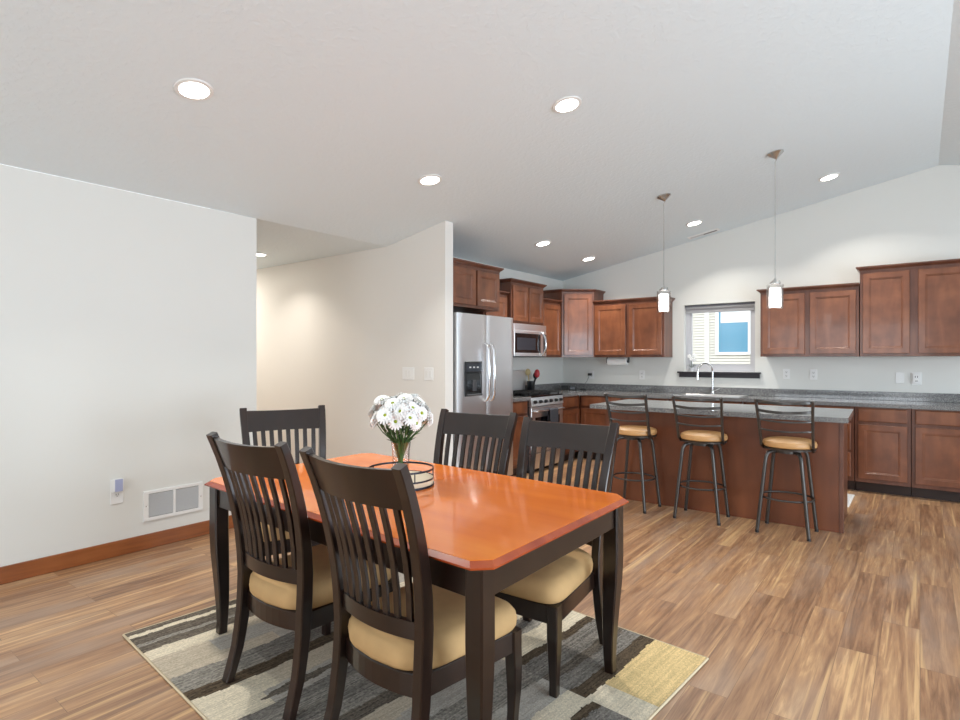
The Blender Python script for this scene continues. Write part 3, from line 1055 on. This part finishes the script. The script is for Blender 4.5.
# ------------------------------------------------------------------ things on the counter
uh = thing('utensil_holder', 'black utensil crock standing beside the range', 'utensil holder', (-4.165, 6.515, ZC + 0.001))
MB().lathe([(0.05, 0), (0.054, 0.005), (0.054, 0.15), (0.048, 0.15), (0.048, 0.012), (0.03, 0.01)], 24).build('crock', M['black'], uh, True)
def utensil(label, dx, dy, hx, hy, hz, mat, kind):
    o = thing(kind, label, 'utensil', (-4.165 + dx, 6.515 + dy, ZC + 0.022))
    MB().tube([(0, 0, 0), (hx, hy, hz)], 0.007, 8).build('handle', M['spoon'] if mat is M['spoon'] else M['black'], o, True)
    e = MB()
    bmesh.ops.create_uvsphere(e.bm, u_segments=14, v_segments=8, radius=1)
    e.xform(Matrix.Translation((hx * 1.15, hy * 1.15, hz + 0.035)) @ Matrix.Rotation(-0.9, 4, 'Z') @ Matrix.Diagonal((0.010, 0.036, 0.048, 1)))
    e.build('head', mat, o, True)
    return o
utensil('red spatula leaning right out of the black crock', 0.01, 0.012, 0.035, 0.05, 0.205, M['red'], 'spatula')
utensil('red spoon in the middle of the black crock', 0.02, -0.012, 0.06, 0.02, 0.19, M['red'], 'spoon')
utensil('wooden spoon leaning left out of the black crock', -0.01, -0.015, -0.01, -0.028, 0.215, M['spoon'], 'spoon')
utensil('dark ladle at the far right of the black crock', -0.012, 0.015, 0.01, 0.085, 0.165, M['black'], 'ladle')

bx = thing('black_box', 'small black box on the counter corner under the corner cabinet, left one of two', 'box', (-4.07, 7.27, ZC + 0.0005), 0.5)
MB().box(-0.05, 0.05, -0.04, 0.04, 0, 0.07, 0.006, 2).build('case', M['black'], bx)
MB().box(-0.04, 0.04, -0.0425, -0.0405, 0.01, 0.06).build('front', M['iron'], bx)
bx = thing('black_box', 'small black box on the counter corner, right one of two', 'box', (-3.97, 7.32, ZC + 0.0005), 0.4)
MB().box(-0.045, 0.045, -0.03, 0.03, 0, 0.062, 0.006, 2).build('case', M['black'], bx)
MB().box(-0.037, 0.037, -0.0325, -0.0305, 0.012, 0.052).build('front', M['screen'], bx)
ph = thing('charging_device', 'small flat black device on the counter at the end of the charger cord', 'device', (-3.85, 7.42, ZC + 0.0005), 0.3)
MB().box(-0.04, 0.04, -0.035, 0.035, 0, 0.022, 0.004).build('case', M['black'], ph)
MB().box(-0.034, 0.034, -0.029, 0.029, 0.022, 0.0226).build('screen', M['bglass'], ph)

pt = thing('paper_towel_holder', 'paper towel roll mounted under the cabinet left of the window', 'paper towels', (-3.32, 7.42, 1.33))
MB().tube([(-0.14, 0, -0.0), (0.14, 0, -0.0)], 0.052, 24).build('paper_roll', M['paper'], pt, True)
MB().tube([(-0.165, 0, 0), (0.165, 0, 0)], 0.017, 12).build('rod', M['black'], pt, True)
for s in (-1, 1):
    MB().box(s * 0.160 - 0.004, s * 0.160 + 0.004, -0.018, 0.018, -0.02, 0.056, 0.002).build('bracket', M['black'], pt)

# outlets and switches ------------------------------------------------------
def plate(kind, label, loc, rz, slots=2, wdt=0.075, hgt=0.12, toggles=0):
    o = thing(kind, label, 'switch' if toggles else 'outlet', loc, rz)
    MB().box(-wdt / 2, wdt / 2, -0.006, -0.0005, -hgt / 2, hgt / 2, 0.002).build('cover_plate', M['white'], o)
    if toggles:
        for k in range(toggles):
            x = (k - (toggles - 1) / 2) * 0.046
            MB().box(x - 0.016, x + 0.016, -0.009, -0.006, -0.033, 0.033, 0.001).build('rocker', M['trim_ring'], o)
    else:
        for z in (0.022, -0.022)[:slots]:
            r = MB().box(-0.017, 0.017, -0.0085, -0.006, z - 0.015, z + 0.015, 0.002).build('receptacle', M['trim_ring'], o)
            b = MB()
            for x in (-0.0075, 0.0055):
                b.box(x, x + 0.003, -0.0090, -0.0085, z - 0.003, z + 0.008)
            b.tube([(0, -0.0090, z - 0.009), (0, -0.0084, z - 0.009)], 0.003, 8)
            b.build('slot', M['slot'], r)
    return o
pw = plate('wall_outlet', 'white outlet left of the paper towels with a black charger plugged in', (-3.795, YB, 1.138), 0)
chg = thing('charger', 'black charger plugged into the corner outlet with a cord down to the counter', 'charger', (-3.81, YB - 0.010, 1.14))
MB().box(-0.025, 0.025, -0.045, -0.001, -0.018, 0.018, 0.004).build('plug', M['black'], chg)
MB().tube([(-0.01, -0.03, -0.018), (-0.02, -0.05, -0.07), (-0.05, -0.08, -0.14), (-0.06, -0.11, -0.20), (-0.045, -0.118, -0.213)], 0.002, 6).build('cord', M['black'], chg, True)
plate('wall_outlet', 'white outlet between paper towels and kitchen window', (-3.035, YB, 1.143), 0)
plate('wall_outlet', 'white outlet nearest the window on its right side', (-1.256, YB, 1.184), 0)
plate('wall_outlet', 'white outlet second to the right of the window', (-0.976, YB, 1.182), 0)
tag(plate('wall_plate', 'blank white wall plate left of the rightmost outlet', (-0.17, YB, 1.158), 0, slots=0), 'blank white wall plate above the counter, left of the rightmost outlet', 'wall plate')
p2 = plate('wall_outlet', 'white outlet rightmost above the counter, with a raised plug-in unit', (-0.03, YB, 1.155), 0, wdt=0.09, hgt=0.134)
dvc = MB().box(-0.033, 0.033, -0.032, -0.0092, -0.05, 0.05, 0.006, 2).build('plug_in_unit', M['white'], p2)
b = MB()
for z in (0.02,):
    b.box(-0.012, -0.007, -0.0325, -0.032, 0.008, 0.028)
    b.box(0.007, 0.012, -0.0325, -0.032, 0.008, 0.028)
    b.box(-0.012, 0.012, -0.0325, -0.032, -0.03, -0.024)
b.build('slot', M['slot'], dvc)
plate('light_switch', 'double rocker light switch on the partition wall', (-4.065, HALL_Y1, 1.215), 0, wdt=0.165, toggles=2, hgt=0.125)
plate('light_switch', 'narrower light switch on the partition wall, nearest its free end', (-3.785, HALL_Y1, 1.214), 0, wdt=0.12, toggles=2, hgt=0.125)
lo = plate('wall_outlet', 'white outlet low on the left wall with a night light plugged in', (XL, 1.566, 0.445), Q, wdt=0.082, hgt=0.17)
nl = thing('night_light', 'pale blue plug-in night light on the low left wall outlet', 'night light', (XL + 0.0092, 1.562, 0.485), Q)
MB().box(-0.032, 0.032, -0.024, -0.0005, -0.042, 0.052, 0.006, 2).build('case', M['white'], nl)
MB().box(-0.018, 0.03, -0.028, -0.0242, -0.036, 0.048, 0.001).build('lens', M['bluegrey'], nl)
# return air grille on the left wall
ve = thing('wall_vent', 'white louvred return-air grille low on the left wall', 'vent', (XL, 1.945, 0.306), Q)
b = MB()
W2, H2 = 0.212, 0.108
b.box(-W2, W2, -0.012, -0.0005, H2 - 0.024, H2, 0.002)
b.box(-W2, W2, -0.012, -0.0005, -H2, -H2 + 0.024, 0.002)
b.box(-W2, -W2 + 0.034, -0.0118, -0.0005, -H2 + 0.024, H2 - 0.024)
b.box(W2 - 0.034, W2, -0.0118, -0.0005, -H2 + 0.024, H2 - 0.024)
b.box(-0.008, 0.008, -0.0118, -0.0005, -H2 + 0.024, H2 - 0.024)
b.build('frame', M['white'], ve)
b = MB()
for i in range(16):
    z = -H2 + 0.029 + i * 0.0101
    b.prism([(-0.010, z), (-0.009, z - 0.001), (-0.001, z + 0.007), (-0.002, z + 0.008)], -W2 + 0.034, W2 - 0.034, 'x')
b.build('louvres', M['plate_grey'], ve)
MB().box(-W2 + 0.03, W2 - 0.03, -0.0009, -0.0004, -H2 + 0.02, H2 - 0.02).build('duct_back', M['slot'], ve)
for s in (-1, 1):
    MB().tube([(s * (W2 - 0.017), -0.0135, 0), (s * (W2 - 0.017), -0.011, 0)], 0.004, 8).build('screw', M['nickel'], ve)

# plant on the window ledge
po = thing('orchid_pot', 'small white-flowered pot plant on the left of the kitchen window ledge', 'potted plant', (WX0 + 0.085, YB + 0.035, WZ0 + 0.0005))
MB().lathe([(0.022, 0), (0.03, 0.05), (0.027, 0.05), (0.022, 0.04)], 16).build('pot', M['pot'], po, True)
MB().tube([(0, 0, 0.03), (0.0, 0, 0.13), (0.02, 0, 0.19)], 0.003, 6).build('stem', M['stem'], po, True)
for (x, y, z) in ((-0.03, 0, 0.20), (0.03, 0, 0.205), (0.0, -0.01, 0.165), (0.035, 0, 0.15)):
    b = MB()
    for k in range(5):
        a = 2 * PI * k / 5
        e = bmesh.new()
        bmesh.ops.create_uvsphere(b.bm, u_segments=8, v_segments=5, radius=0.001, matrix=Matrix.Translation((x + 0.015 * math.cos(a), y, z + 0.015 * math.sin(a))) @ Matrix.Diagonal((12, 5, 12, 1)))
        e.free()
    b.build('flower', M['petal'], po, True)
for s in (-1, 1):
    MB().loops([[Vector((0, -0.008, 0.04)), Vector((0, 0.008, 0.04)), Vector((0, 0, 0.043))], [Vector((s * 0.03, -0.014, 0.085)), Vector((s * 0.03, 0.014, 0.085)), Vector((s * 0.03, 0, 0.09))], [Vector((s * 0.055, -0.004, 0.075)), Vector((s * 0.055, 0.004, 0.075)), Vector((s * 0.055, 0, 0.078))]]).build('leaf', M['leaf'], po)

# ------------------------------------------------------------------ bar stools
def make_stool():
    SX = 0.02
    o = thing('bar_stool', '', 'bar stool', (0, 0, 0), 0, 'bar stools at the island')
    MB().lathe([(0.172, 0.672), (0.186, 0.680), (0.190, 0.698), (0.182, 0.719), (0.150, 0.733), (0.08, 0.737), (0.02, 0.737)], 36, (SX, -0.005, 0)).build('seat', M['stool_seat'], o, True)
    MB().lathe([(0.10, 0.650), (0.182, 0.656), (0.184, 0.670), (0.12, 0.6715)], 32, (SX, -0.005, 0)).build('seat_ring', M['gunmetal'], o, True)
    MB().lathe([(0.10, 0.625), (0.10, 0.649), (0.03, 0.6495)], 20).build('swivel_plate', M['gunmetal'], o, True)
    for sx in (-1, 1):
        for sy in (-1, 1):
            pts = [(sx * 0.03, sy * 0.03, 0.636), (sx * 0.085, sy * 0.085, 0.637), (sx * 0.108, sy * 0.108, 0.628), (sx * 0.120, sy * 0.120, 0.600), (sx * 0.126, sy * 0.126, 0.55), (sx * 0.180, sy * 0.155, 0.0)]
            lg = MB().tube(pts, 0.0138, 10).build('leg', M['gunmetal'], o, True)
            MB().lathe([(0.0145, 0.0), (0.0145, 0.02), (0.012, 0.021)], 10, (sx * 0.1795, sy * 0.1545, 0)).build('foot_cap', M['black'], lg)
    zz = 0.275
    q = 0.126
    pts = [(0.187 * math.cos(2 * PI * k / 36), 0.177 * math.sin(2 * PI * k / 36), zz) for k in range(36)]
    MB().tube(pts, 0.008, 8, closed=True).build('foot_ring', M['gunmetal'], o, True)
    for s in (-1, 1):
        MB().rectsweep([(SX + s * 0.172, -0.055, 0.658), (SX + s * 0.180, -0.105, 0.69), (SX + s * 0.182, -0.135, 0.78), (SX + s * 0.186, -0.168, 0.90), (SX + s * 0.194, -0.210, 1.03), (SX + s * 0.194, -0.217, 1.045)],
                       0.009, 0.013).build('back_post', M['gunmetal'], o)
    for z, y, hh in ((1.034, -0.211, 0.011), (0.962, -0.190, 0.011), (0.890, -0.168, 0.006), (0.815, -0.148, 0.006)):
        pts = []
        for i in range(13):
            x = -0.184 + 0.368 * i / 12
            k = 1 - (x / 0.184) ** 2
            pts.append((SX + x, y - 0.052 * k, z - 0.010 * k))
        MB().rectsweep(pts, hh, 0.005, Vector((0, 0, 1))).build('back_slat', M['gunmetal'], o)
    return o
st = make_stool()
st.location = (-0.828, 5.012, 0)
st.rotation_euler = (0, 0, math.radians(-2))
st['label'] = 'bar stool nearest the right end of the island'
dup(st, (-1.482, 5.018, 0), math.radians(1), 'middle bar stool of the three at the island')
dup(st, (-2.086, 5.015, 0), math.radians(-4), 'bar stool at the left end of the island, behind the dining chair')

# ------------------------------------------------------------------ rug
RL = Vector((-3.075, 1.135))
ra_ = math.radians(-4.5)
RU, RV = 2.19, 1.69
rug = thing('area_rug', 'patchwork rug of grey, brown and cream blocks under the dining table', 'rug', (RL.x, RL.y, 0.0005), ra_)
DK, DB, GR, LG, CR, YL, BG = srgb(104, 96, 86), srgb(86, 74, 60), srgb(142, 137, 128), srgb(176, 170, 160), srgb(214, 203, 180), srgb(218, 192, 140), srgb(192, 180, 160)
SG = srgb(124, 119, 112)
def rug_color(u, v):
    j = 0.006 * math.sin(v * 9 + u * 3) + 0.003 * math.sin(v * 31 + u * 17) + 0.002 * math.sin(v * 83)
    s_ = u + j
    v = v + 0.004 * math.sin(u * 40)
    def band(x, rows):
        for lim, c in rows:
            if x < lim:
                return c
        return rows[-1][1]
    if s_ < 0.82:
        if v < 1.05:
            return band(s_, ((0.05, DK), (0.085, CR), (0.17, DK), (0.20, GR), (0.27, DK), (0.37, CR if v < 0.4 else BG), (0.50, BG if v < 0.25 else LG), (0.59, BG if v < 0.5 else LG), (0.74, GR if v < .35 else SG), (0.82, DB)))
        return band(s_, ((0.06, DK), (0.10, CR), (0.28, GR), (0.50, LG), (0.66, CR), (0.82, DK)))
    if v < 0.66 and s_ < 1.40:
        if v > 0.18 and abs(s_ - 1.0) < 0.024 * max(0.0, min(1.0, (v - 0.18) / 0.08)) * max(0.0, min(1.0, (0.64 - v) / 0.2)):
            return DK
        return band(s_, ((0.95, CR if v < 0.3 else BG), (1.06, CR if v < 0.22 else LG), (1.12, SG), (1.2, GR), (1.26, SG), (1.33, GR), (1.40, DK)))
    if v < 1.05 and s_ < 1.40:
        return band(s_, ((0.9, DK), (0.98, SG), (1.05, LG), (1.11, CR), (1.2, SG), (1.3, GR), (1.40, LG)))
    if s_ < 1.40:
        return band(s_, ((0.92, CR), (1.06, BG), (1.14, GR), (1.2, DK), (1.32, CR), (1.40, SG)))
    if v < 1.06:
        if s_ > 1.98:
            return DB if s_ < 2.02 else SG
        if s_ > 1.87:
            return CR if v > 0.7 else YL
        if v < 0.5:
            return band(s_, ((1.5, BG), (1.62, LG), (1.74, CR), (1.87, BG)))
        return band(s_, ((1.48, BG), (1.58, LG), (1.74, GR), (1.87, LG)))
    return band(s_, ((1.44, GR), (1.57, CR), (1.62, DB), (1.74, SG), (1.79, DK), (1.88, SG), (1.95, DB), (2.3, YL if v > 1.2 else CR)))
b = MB()
NU, NV = 365, 169
bm = b.bm
lay = bm.loops.layers.float_color.new('weave')
grid = [[bm.verts.new((RU * i / NU, RV * k / NV, 0.0095)) for k in range(NV + 1)] for i in range(NU + 1)]
rnd = random.Random(3)
for i in range(NU):
    run, q = 0, 1.0
    for k in range(NV):
        if run <= 0:
            run = rnd.randint(6, 40)
            q = rnd.uniform(0.72, 1.28)
        run -= 1
        f = bm.faces.new((grid[i][k], grid[i + 1][k], grid[i + 1][k + 1], grid[i][k + 1]))
        c = rug_color(RU * (i + 0.5) / NU, RV * (k + 0.5) / NV)
        dark = c in (DK, DB, SG, GR)
        g = 1 + (q - 1) * (1.0 if dark else 0.4) + rnd.uniform(-1, 1) * (0.30 if dark else 0.10)
        for lp in f.loops:
            lp[lay] = (c[0] * g, c[1] * g, c[2] * g, 1)
b.build('woven_pile', M['rug'], rug)
b = MB()
b.box(0.0, RU, 0.0, RV, 0.0, 0.009)
b.box(-0.008, 0.0, -0.008, RV + 0.008, 0.0, 0.0105, 0.003)
b.box(RU, RU + 0.008, -0.008, RV + 0.008, 0.0, 0.0105, 0.003)
b.box(0.0, RU, -0.008, 0.0, 0.0, 0.0105, 0.003)
b.box(0.0, RU, RV, RV + 0.008, 0.0, 0.0105, 0.003)
b.build('binding', M['rug_edge'], rug)
RUG_Z = 0.0113

# ------------------------------------------------------------------ dining table
TA = math.radians(-2.8)
TL, TW = 1.82, 1.075
tb = thing('dining_table', 'cherry-topped dining table with dark legs on the patchwork rug', 'dining table', (-1.886, 1.858, RUG_Z), TA)
def chamfer(hl, hw, c):
    return [(-hl + c, -hw), (hl - c, -hw), (hl, -hw + c), (hl, hw - c), (hl - c, hw), (-hl + c, hw), (-hl, hw - c), (-hl, -hw + c)]
ZT = 0.752
SKEW = Matrix(((1, -0.055, 0, 0), (0, 1, 0, 0), (0, 0, 1, 0), (0, 0, 0, 1)))
def cring(i, z):
    return [Vector((x, y, z)) for x, y in chamfer(TL / 2 - i, TW / 2 - i, 0.05)]
b = MB()
b.loops([cring(0.012, ZT - 0.024), cring(0.0, ZT - 0.020), cring(0.0, ZT - 0.014), cring(0.018, ZT - 0.001)], cap=True)
b.xform(SKEW).build('edge_moulding', M['table_edge'], tb)
b = MB()
seam_x = 0.02
for xa, xb in ((-1, 0), (0, 1)):
    hl, hw, c = TL / 2 - 0.018, TW / 2 - 0.018, 0.05
    if xa < 0:
        poly = [(-hl + c, -hw), (seam_x - 0.0012, -hw), (seam_x - 0.0012, hw), (-hl + c, hw), (-hl, hw - c), (-hl, -hw + c)]
    else:
        poly = [(seam_x + 0.0012, -hw), (hl - c, -hw), (hl, -hw + c), (hl, hw - c), (hl - c, hw), (seam_x + 0.0012, hw)]
    b.prism(poly, ZT - 0.0009, ZT + 0.0006, 'z')
b.xform(SKEW).build('tabletop', M['table_top'], tb)
ai = 0.055
for s in (-1, 1):
    MB().box(-TL / 2 + 0.09, TL / 2 - 0.09, s * (TW / 2 - ai) - 0.011, s * (TW / 2 - ai) + 0.011, ZT - 0.125, ZT - 0.025, 0.002).xform(SKEW).build('apron', M['table_leg'], tb)
    MB().box(s * (TL / 2 - ai) - 0.011, s * (TL / 2 - ai) + 0.011, -TW / 2 + 0.09, TW / 2 - 0.09, ZT - 0.125, ZT - 0.025, 0.002).xform(SKEW).build('apron', M['table_leg'], tb)
for sx in (-1, 1):
    for sy in (-1, 1):
        X, Y = sx * (TL / 2 - 0.066), sy * (TW / 2 - 0.066)
        pts = []
        hw = []
        for z, off, w_ in ((ZT - 0.025, 0, 0.035), (0.60, 0, 0.035), (0.50, 0.000, 0.0355), (0.40, -0.002, 0.034), (0.28, -0.007, 0.030), (0.15, -0.011, 0.025), (0.05, -0.011, 0.021), (0.0, -0.008, 0.021)):
            pts.append((X + sx * off, Y + sy * off, z))
            hw.append(w_)
        MB().rectsweep(pts, hw, hw).xform(SKEW).build('leg', M['table_leg'], tb)

# ------------------------------------------------------------------ dining chairs
def lean(z):
    """y of the back's centre line at height z"""
    ks = [(0.0, -0.275), (0.12, -0.235), (0.25, -0.212), (0.40, -0.200), (0.50, -0.200), (0.62, -0.210), (0.75, -0.232), (0.88, -0.268), (0.97, -0.300), (1.05, -0.335)]
    for (z0, y0), (z1, y1) in zip(ks, ks[1:]):
        if z <= z1:
            return y0 + (y1 - y0) * (z - z0) / (z1 - z0)
    return ks[-1][1]
def postx(z):
    return 0.204 + 0.036 * max(0.0, min(1.0, (z - 0.40) / 0.6)) if z > 0.4 else 0.204 + 0.020 * (0.4 - z)

def make_chair():
    o = thing('dining_chair', '', 'dining chair', (0, 0, RUG_Z), 0, 'chairs around the dining table')
    for s in (-1, 1):
        zs = (0.0, 0.06, 0.13, 0.20, 0.28, 0.36, 0.44, 0.52, 0.62, 0.70, 0.78, 0.86, 0.94, 1.0, 1.035)
        pts = [(s * postx(z), lean(z), z) for z in zs]
        hd = [0.017 if z < 0.03 else 0.017 + 0.008 * min(1, z / 0.36) if z < 0.36 else 0.025 - 0.009 * max(0, (z - 0.5) / 0.535) for z in zs]
        MB().rectsweep(pts, 0.0205, hd).build('back_post', M['chair'], o)
        # front leg
        pts = []
        hw = []
        for z, off, w_ in ((0.362, 0, 0.024), (0.30, 0.0, 0.024), (0.23, 0.003, 0.0235), (0.14, 0.004, 0.020), (0.06, 0.0, 0.0165), (0.0, -0.004, 0.0165)):
            pts.append((s * (0.218 + off * 0.5), 0.236 + off, z))
            hw.append(w_)
        MB().rectsweep(pts, hw, hw).build('front_leg', M['chair'], o)
    # crest rail and lower rail, curved toward the sitter's back
    def rail(name, z0, z1, bow, th, arch):
        hwid = postx((z0 + z1) / 2) - 0.018
        rings = []
        for i in range(17):
            u = -1 + 2 * i / 16
            k = 1 - u * u
            x = u * hwid
            ztop = z1 + arch * k
            pr = []
            for z, sgn in ((z0, 1), (ztop, 1), (ztop, -1), (z0, -1)):
                pr.append(Vector((x, lean(z) - bow * k + sgn * th, z)))
            rings.append(pr)
        MB().loops(rings).build(name, M['chair'], o, True, 35)
    rail('crest_rail', 0.895, 1.022, 0.036, 0.011, -0.006)
    rail('lower_rail', 0.475, 0.532, 0.032, 0.011, 0.0)
    for k in range(8):
        u = -1 + 2 * (k + 0.72) / 8.44
        q = 1 - u * u
        pts = []
        for z in (0.525, 0.62, 0.72, 0.81, 0.90):
            bow = 0.032 + 0.004 * (z - 0.52) / 0.38
            pts.append((u * (postx(z) - 0.018), lean(z) - bow * q, z))
        MB().rectsweep(pts, 0.0125, 0.006).build('slat', M['chair'], o)
    # seat frame: straight front and sides, bowed back
    b = MB()
    zt, zb = 0.363, 0.289
    def out(i):
        n = 10
        P = [(-0.239 + i, 0.258 - i), ]
        for k in range(n + 1):
            u = -1 + 2 * k / n
            P.append((u * (0.198 - i), -0.196 + i - 0.038 * (1 - u * u)))
        P.append((0.239 - i, 0.258 - i))
        return P
    o1, i1 = out(0), out(0.022)
    b.loops([[Vector((x, y, zb)) for x, y in o1], [Vector((x, y, zt - 0.004)) for x, y in o1], [Vector((x, y, zt)) for x, y in out(0.004)], [Vector((x, y, zt)) for x, y in i1], [Vector((x, y, zb)) for x, y in i1]], closed_ring=True)
    b.build('seat_frame', M['chair'], o)
    # cushion
    def cush(sc, z):
        P = []
        n = 40
        for k in range(n):
            a = 2 * PI * k / n
            ca, sa = math.cos(a), math.sin(a)
            e = 0.32
            x = math.copysign(abs(ca) ** e, ca)
            y = math.copysign(abs(sa) ** e, sa)
            hwid = 0.221 + 0.022 * y
            yy = 0.238 * y + 0.032
            if y < 0:
                yy -= 0.030 * (1 - x * x) * (-y)
            P.append(Vector((x * hwid * sc * (0.93 if y < -0.9 else 1), 0.0 + (yy) * sc, z)))
        return P
    b = MB()
    b.loops([cush(0.95, 0.3635), cush(1.0, 0.367), cush(1.025, 0.378), cush(1.035, 0.400), cush(1.015, 0.425), cush(0.96, 0.445), cush(0.84, 0.456), cush(0.5, 0.462), cush(0.2, 0.463)])
    b.build('seat_cushion', M['cushion'], o, True, 60)
    return o
ch = make_chair()
ch.location = (-1.400, 1.484, RUG_Z)
ch.rotation_euler = (0, 0, math.radians(-3))
ch['label'] = 'dining chair nearest the camera, back turned, beside the front table corner'
dup(ch, (-2.076, 1.510, RUG_Z), math.radians(1), 'dining chair at the left, back turned, next to the wall-side end of the table')
dup(ch, (-1.380, 2.205, RUG_Z), PI + math.radians(2), 'dining chair across the table in front of the range, beside the right table corner')
dup(ch, (-2.030, 2.325, RUG_Z), PI + math.radians(6), 'dining chair across the table in front of the refrigerator, right of the flowers')
dup(ch, (-2.93, 1.98, RUG_Z), -Q + math.radians(-24), 'dining chair at the head of the table beside the left wall')

# ------------------------------------------------------------------ table centre
TZ = RUG_Z + ZT + 0.001
TX, TY = -1.93, 1.887
tr = thing('round_tray', 'round cream tray with dark metal rim and rail on the dining table', 'tray', (TX, TY, TZ))
MB().lathe([(0.150, 0.004), (0.152, 0.008), (0.152, 0.034), (0.146, 0.036), (0.02, 0.036)], 48).build('base', M['cream'], tr, True)
for z, r, h in ((0.0, 0.156, 0.010), (0.030, 0.1535, 0.008)):
    MB().lathe([(r - 0.0012, z), (r, z), (r, z + h), (r - 0.0012, z + h)], 48, closed=True).build('metal_band', M['navy'], tr, True)
MB().lathe([(0.1515, 0.073), (0.1545, 0.073), (0.1545, 0.082), (0.1515, 0.082)], 48, closed=True).build('rail', M['navy'], tr, True)
for k in range(5):
    a = 2 * PI * k / 5 + 0.9
    MB().tube([(0.152 * math.cos(a), 0.152 * math.sin(a), 0.038), (0.152 * math.cos(a), 0.152 * math.sin(a), 0.077)], 0.0028, 6).build('rail_post', M['navy'], tr, True)
VZ = TZ + 0.037
va = thing('vase', 'clear glass vase of white daisies standing in the round tray', 'vase', (TX, TY, VZ))
MB().lathe([(0.034, 0.0), (0.038, 0.003), (0.039, 0.06), (0.041, 0.12), (0.047, 0.165), (0.0445, 0.165), (0.039, 0.12), (0.0365, 0.06), (0.034, 0.01), (0.01, 0.008)], 32).build('glass_body', M['pane'], va, True)
# daisies
fl_p = MB()
def petals(b, n, r0, r1, wd, z0, z1, rot):
    for k in range(n):
        a = 2 * PI * k / n + rot
        ca, sa = math.cos(a), math.sin(a)
        def P(r, s, z):
            return Vector((r * ca - s * sa, r * sa + s * ca, z))
        rows = [(r0, wd * 0.35, z0), (r0 + (r1 - r0) * 0.45, wd * 0.9, z0 + (z1 - z0) * 0.7 + 0.002), (r0 + (r1 - r0) * 0.8, wd, z0 + (z1 - z0)), (r1, wd * 0.45, z1 - 0.002)]
        vr = [[b.bm.verts.new(P(r, -s, z + 0.0012)), b.bm.verts.new(P(r, 0, z)), b.bm.verts.new(P(r, s, z + 0.0012))] for r, s, z in rows]
        for q, t_ in zip(vr, vr[1:]):
            for i in range(2):
                b.bm.faces.new((q[i], q[i + 1], t_[i + 1], t_[i]))
petals(fl_p, 16, 0.006, 0.041, 0.0052, -0.002, 0.000, 0.0)
petals(fl_p, 15, 0.006, 0.036, 0.0050, 0.001, 0.009, 0.2)
petals(fl_p, 12, 0.005, 0.027, 0.0046, 0.004, 0.016, 0.45)
proto_petals = fl_p.build('petals', M['petal'])
proto_center = MB().lathe([(0.0075, 0.002), (0.0080, 0.006), (0.0056, 0.0095), (0.002, 0.011)], 14).build('flower_center', M['center'], None, True)
daisy_proto = None
dirs = []
N = 36
for i in range(N):
    ph_ = i * 2.399963
    cz = 1.0 - (i + 0.5) / N * 1.22
    r = math.sqrt(max(0, 1 - cz * cz))
    dirs.append(Vector((r * math.cos(ph_), r * math.sin(ph_), cz)))
rd = random.Random(11)
BC = Vector((0, 0, 0.275))
for i, dv in enumerate(dirs):
    o = thing('daisy', 'white daisy with a yellow-green centre in the glass vase on the dining table', 'flower', (TX, TY, VZ + 0.012), 0, 'white daisies in the glass vase')
    rad = 0.122 * rd.uniform(0.80, 1.10)
    hp = BC + Vector((dv.x * rad * 1.03, dv.y * rad * 1.03, dv.z * rad * 0.88)) - Vector((0, 0, 0.012))
    nrm = (dv + Vector((0, 0, 0.30)) + Vector((rd.uniform(-.5, .5), rd.uniform(-.5, .5), rd.uniform(-.3, .3)))).normalized()
    q = nrm.to_track_quat('Z', 'Y')
    for pr in (proto_petals, proto_center):
        c = pr if i == 0 else pr.copy()
        if i:
            C.objects.link(c)
        c.parent = o
        c.location = hp
        c.rotation_euler = q.to_euler()
        s_ = rd.uniform(0.9, 1.1)
        c.scale = (s_, s_, s_)
    a = rd.uniform(0, 2 * PI)
    rb = rd.uniform(0.006, 0.031)
    an = math.atan2(dv.y, dv.x)
    neck = Vector((0.036 * math.cos(an), 0.036 * math.sin(an), 0.145)) * 1.0
    kk = rd.uniform(0.4, 1)
    neck.x *= kk
    neck.y *= kk
    base = Vector((rb * math.cos(an + PI), rb * math.sin(an + PI), 0.0))
    midp = (neck + hp) / 2 + Vector((dv.x, dv.y, 0)) * 0.012
    MB().tube([base, neck, midp, hp + nrm * 0.002], [0.0030, 0.0028, 0.0024, 0.0020], 6).build('stem', M['stem'], o, True)
    if True:
        b = MB()
        for f_ in (0.05, 0.25, 0.45, 0.65):
            p0 = neck + (hp - neck) * f_
            dd = Vector((math.cos(an + rd.uniform(-1, 1)), math.sin(an + rd.uniform(-1, 1)), rd.uniform(0.3, 1.0))).normalized()
            sd = dd.cross(Vector((0, 0, 1))).normalized() * 0.007
            vs = [b.bm.verts.new(p0), b.bm.verts.new(p0 + dd * 0.018 + sd), b.bm.verts.new(p0 + dd * 0.042), b.bm.verts.new(p0 + dd * 0.018 - sd), b.bm.verts.new(p0 + dd * 0.02 + Vector((0, 0, 0.003)))]
            for q1, q2 in ((0, 1), (1, 2), (2, 3), (3, 0)):
                b.bm.faces.new((vs[q1], vs[q2], vs[4]))
        b.build('leaves', M['leaf'], o)
